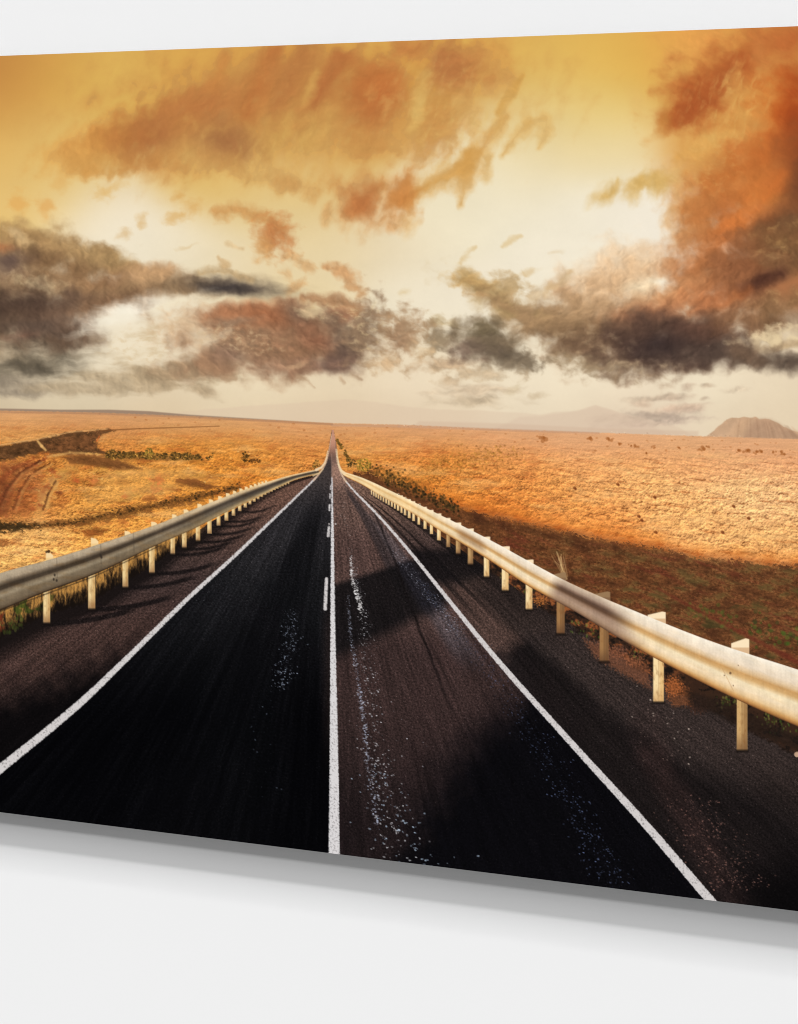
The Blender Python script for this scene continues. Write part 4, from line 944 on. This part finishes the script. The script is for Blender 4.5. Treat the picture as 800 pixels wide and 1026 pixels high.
def ink_mat(name, scale, amt):
    # printed ink: the artwork's colour with a fine grain of the coated metal, satin finish
    m = bpy.data.materials.new(name); m.use_nodes = True
    nt = m.node_tree; b = nt.nodes['Principled BSDF']
    a = nt.nodes.new('ShaderNodeAttribute'); a.attribute_name = 'ink'
    tc = nt.nodes.new('ShaderNodeTexCoord'); n = nt.nodes.new('ShaderNodeTexNoise'); mr = nt.nodes.new('ShaderNodeMapRange')
    mx = nt.nodes.new('ShaderNodeVectorMath'); mx.operation = 'SCALE'
    n.inputs['Scale'].default_value = scale; n.inputs['Detail'].default_value = 3
    mr.inputs['From Min'].default_value = .25; mr.inputs['From Max'].default_value = .75
    mr.inputs['To Min'].default_value = 1 - amt; mr.inputs['To Max'].default_value = 1 + amt
    nt.links.new(tc.outputs['Object'], n.inputs['Vector']); nt.links.new(n.outputs['Fac'], mr.inputs['Value'])
    nt.links.new(a.outputs['Color'], mx.inputs[0]); nt.links.new(mr.outputs['Result'], mx.inputs['Scale'])
    nt.links.new(mx.outputs['Vector'], b.inputs['Base Color'])
    b.inputs['Roughness'].default_value = .55; b.inputs['Specular IOR Level'].default_value = .0
    return m

# ---- wall
wall = mesh_obj('wall', [(-6, GAP, -1), (6, GAP, -1), (6, GAP, 5), (-6, GAP, 5)], [(0, 1, 2, 3)],
                plain_mat('white_wall_paint', (.80, .80, .80), .9, 30, .0015, 0.))
wall['kind'] = 'structure'

# ---- print
X0, X1 = -170., 960.
xs = np.concatenate([np.arange(X0, -12, 1.8), np.arange(-12, 812, .72), np.arange(812, X1 + .1, 1.8)])
vs = np.concatenate([np.linspace(0, .455, 470, endpoint=False), np.linspace(.455, .80, 430, endpoint=False), np.linspace(.80, 1, 230)])
art = Paint(xs, vs, art_top, art_bot)
rgb = paint_all(art) / 255.
lin = np.where(rgb <= .04045, rgb / 12.92, ((rgb + .055) / 1.055) ** 2.4) / LIGHT
pxs, _ = xs_to_panel(xs)
GXm = np.repeat(pxs[None, :], len(vs), 0); GZm = np.repeat((ZT - PH * vs)[:, None], len(xs), 1)

root = bpy.data.objects.new('wall_print', None); COL.objects.link(root)
xc = float((pxs[0] + pxs[-1]) / 2)
root.location = (xc, 0, ZB)
root.empty_display_size = .05
root['label'] = 'frameless print of a desert highway under orange sunset clouds, mounted off the white wall'
root['category'] = 'wall print'

MATS = {}
def mat_for(kind):
    g = {'sky': ('sky_ink', 500, .006), 'cloud': ('cloud_ink', 700, .015), 'plain': ('grass_ink', 1500, .06), 'shaded_grass': ('grass_ink', 1500, .06), 'bush': ('grass_ink', 1500, .06),
         'road': ('asphalt_ink', 1800, .12), 'beam': ('steel_ink', 900, .02), 'post': ('steel_ink', 900, .02), 'spacer_block': ('steel_ink', 900, .02)}.get(kind, ('line_ink' if 'line' in kind or 'dash' in kind else 'haze_ink', 1600, .03))
    if g[0] not in MATS: MATS[g[0]] = ink_mat(*g)
    return MATS[g[0]]

R_, C_ = GXm.shape
fid = art.part[:-1, :-1]
objs = {}
def patch(ids, name, parent):
    sel = np.isin(fid, ids)
    rr, cc = np.nonzero(sel)
    me = bpy.data.meshes.new(name)
    if len(rr):
        v00 = rr * C_ + cc
        quads = np.stack([v00, v00 + C_, v00 + C_ + 1, v00 + 1], 1)
        u, inv = np.unique(quads.ravel(), return_inverse=True)
        co = np.stack([GXm.ravel()[u] - xc, np.zeros(len(u)), GZm.ravel()[u] - ZB], 1).astype(np.float32)
        me.vertices.add(len(u)); me.vertices.foreach_set('co', co.ravel())
        me.loops.add(len(inv)); me.loops.foreach_set('vertex_index', inv.astype(np.int32))
        me.polygons.add(len(quads))
        me.polygons.foreach_set('loop_start', np.arange(0, len(inv), 4, dtype=np.int32))
        me.update(calc_edges=True)
        at = me.attributes.new('ink', 'FLOAT_COLOR', 'POINT')
        c4 = np.ones((len(u), 4), np.float32); c4[:, :3] = lin.reshape(-1, 3)[u]
        at.data.foreach_set('color', c4.ravel())
    me.materials.append(mat_for(name))
    o = bpy.data.objects.new(name, me); COL.objects.link(o); o.parent = parent
    return o

cnt = np.bincount(fid.ravel(), minlength=len(art.parts) + 1)
kids = {k for k, (n, par, l) in art.parts.items() if par}
for k, (name, par, label) in art.parts.items():
    if par: continue
    has_kids = any(art.parts[q][1] == k and cnt[q] for q in kids)
    if cnt[k] < 3 and not has_kids: continue
    if cnt[k] < 3:                            # group with no surface of its own (guard rail: beam, posts, blocks)
        o = bpy.data.objects.new(name, None); COL.objects.link(o); o.parent = root; o.empty_display_size = .02
    else:
        o = patch([k], name, root)
    if label: o['label'] = label
    objs[k] = o
for k, (name, par, label) in art.parts.items():
    if par and cnt[k] >= 3:
        o = patch([k], name, objs[par])
        if label: o['label'] = label
        objs[k] = o

# slab behind the picture and the hidden mount that holds it off the wall
def box(name, x0, x1, y0, y1, z0, z1, mat, bev=0.):
    v = [(x, y, z) for x in (x0, x1) for y in (y0, y1) for z in (z0, z1)]
    f = [(0, 1, 3, 2), (4, 6, 7, 5), (0, 4, 5, 1), (2, 3, 7, 6), (0, 2, 6, 4), (1, 5, 7, 3)]
    return mesh_obj(name, v, f, mat, root)
xa, xb = float(pxs[0]) - xc, float(pxs[-1]) - xc
box('backing_panel', xa, xb, .0003, .0030, 0, PH, plain_mat('grey_edge_board', (.42, .42, .42), .6, 200, .05, .2))
box('mounting_block', xa + .09, xb - .09, .0034, GAP - .0005, .09, PH - .09, plain_mat('mount_board', (.05, .045, .04), .8, 60, .05))

# ---- light: bright room and unseen strip lamps, added to shape the stepped shadow
world = bpy.data.worlds.new('World'); scene.world = world; world.use_nodes = True
bg = world.node_tree.nodes['Background']; bg.inputs[0].default_value = (1, 1, 1, 1); bg.inputs[1].default_value = AMB
target = Vector((float(xs_to_panel(np.array([400.]))[0][0]), 0, (ZT + ZB) / 2))
for e0, e1, S in LAMPS:                     # each a strip lamp spanning the elevations e0..e1
    d = 150.; e = math.radians((e0 + e1) / 2)
    la = bpy.data.lights.new('shadow_step_lamp', 'AREA'); la.shape = 'RECTANGLE'
    la.size = 4.5; la.size_y = d * math.radians(e1 - e0)
    la.energy = S * math.pi * math.pi * d * d / math.cos(e)
    lo = bpy.data.objects.new('shadow_step_lamp', la); COL.objects.link(lo)
    lo.location = target + Vector((0, -math.cos(e), math.sin(e))) * d
    lo.rotation_euler = (target - lo.location).to_track_quat('-Z', 'Y').to_euler()

# ---- camera
cam = bpy.data.cameras.new('camera'); co = bpy.data.objects.new('camera', cam); COL.objects.link(co)
co.location = (float(CAM[0]), float(CAM[1]), EYE)
co.rotation_euler = (math.radians(90), 0, TH)
cam.sensor_fit = 'VERTICAL'; cam.sensor_height = 24.; cam.lens = 24. * FOC / H_
cam.shift_y = -(513. - 231.) / H_
cam.clip_start = .01; cam.clip_end = 200
scene.camera = co

scene.render.engine = 'CYCLES'
scene.cycles.pixel_filter_type = 'BLACKMAN_HARRIS'; scene.cycles.filter_width = 1.0
vs_ = scene.view_settings
vs_.view_transform = 'Standard'; vs_.look = 'None'; vs_.exposure = 0; vs_.gamma = 1; vs_.use_curve_mapping = False
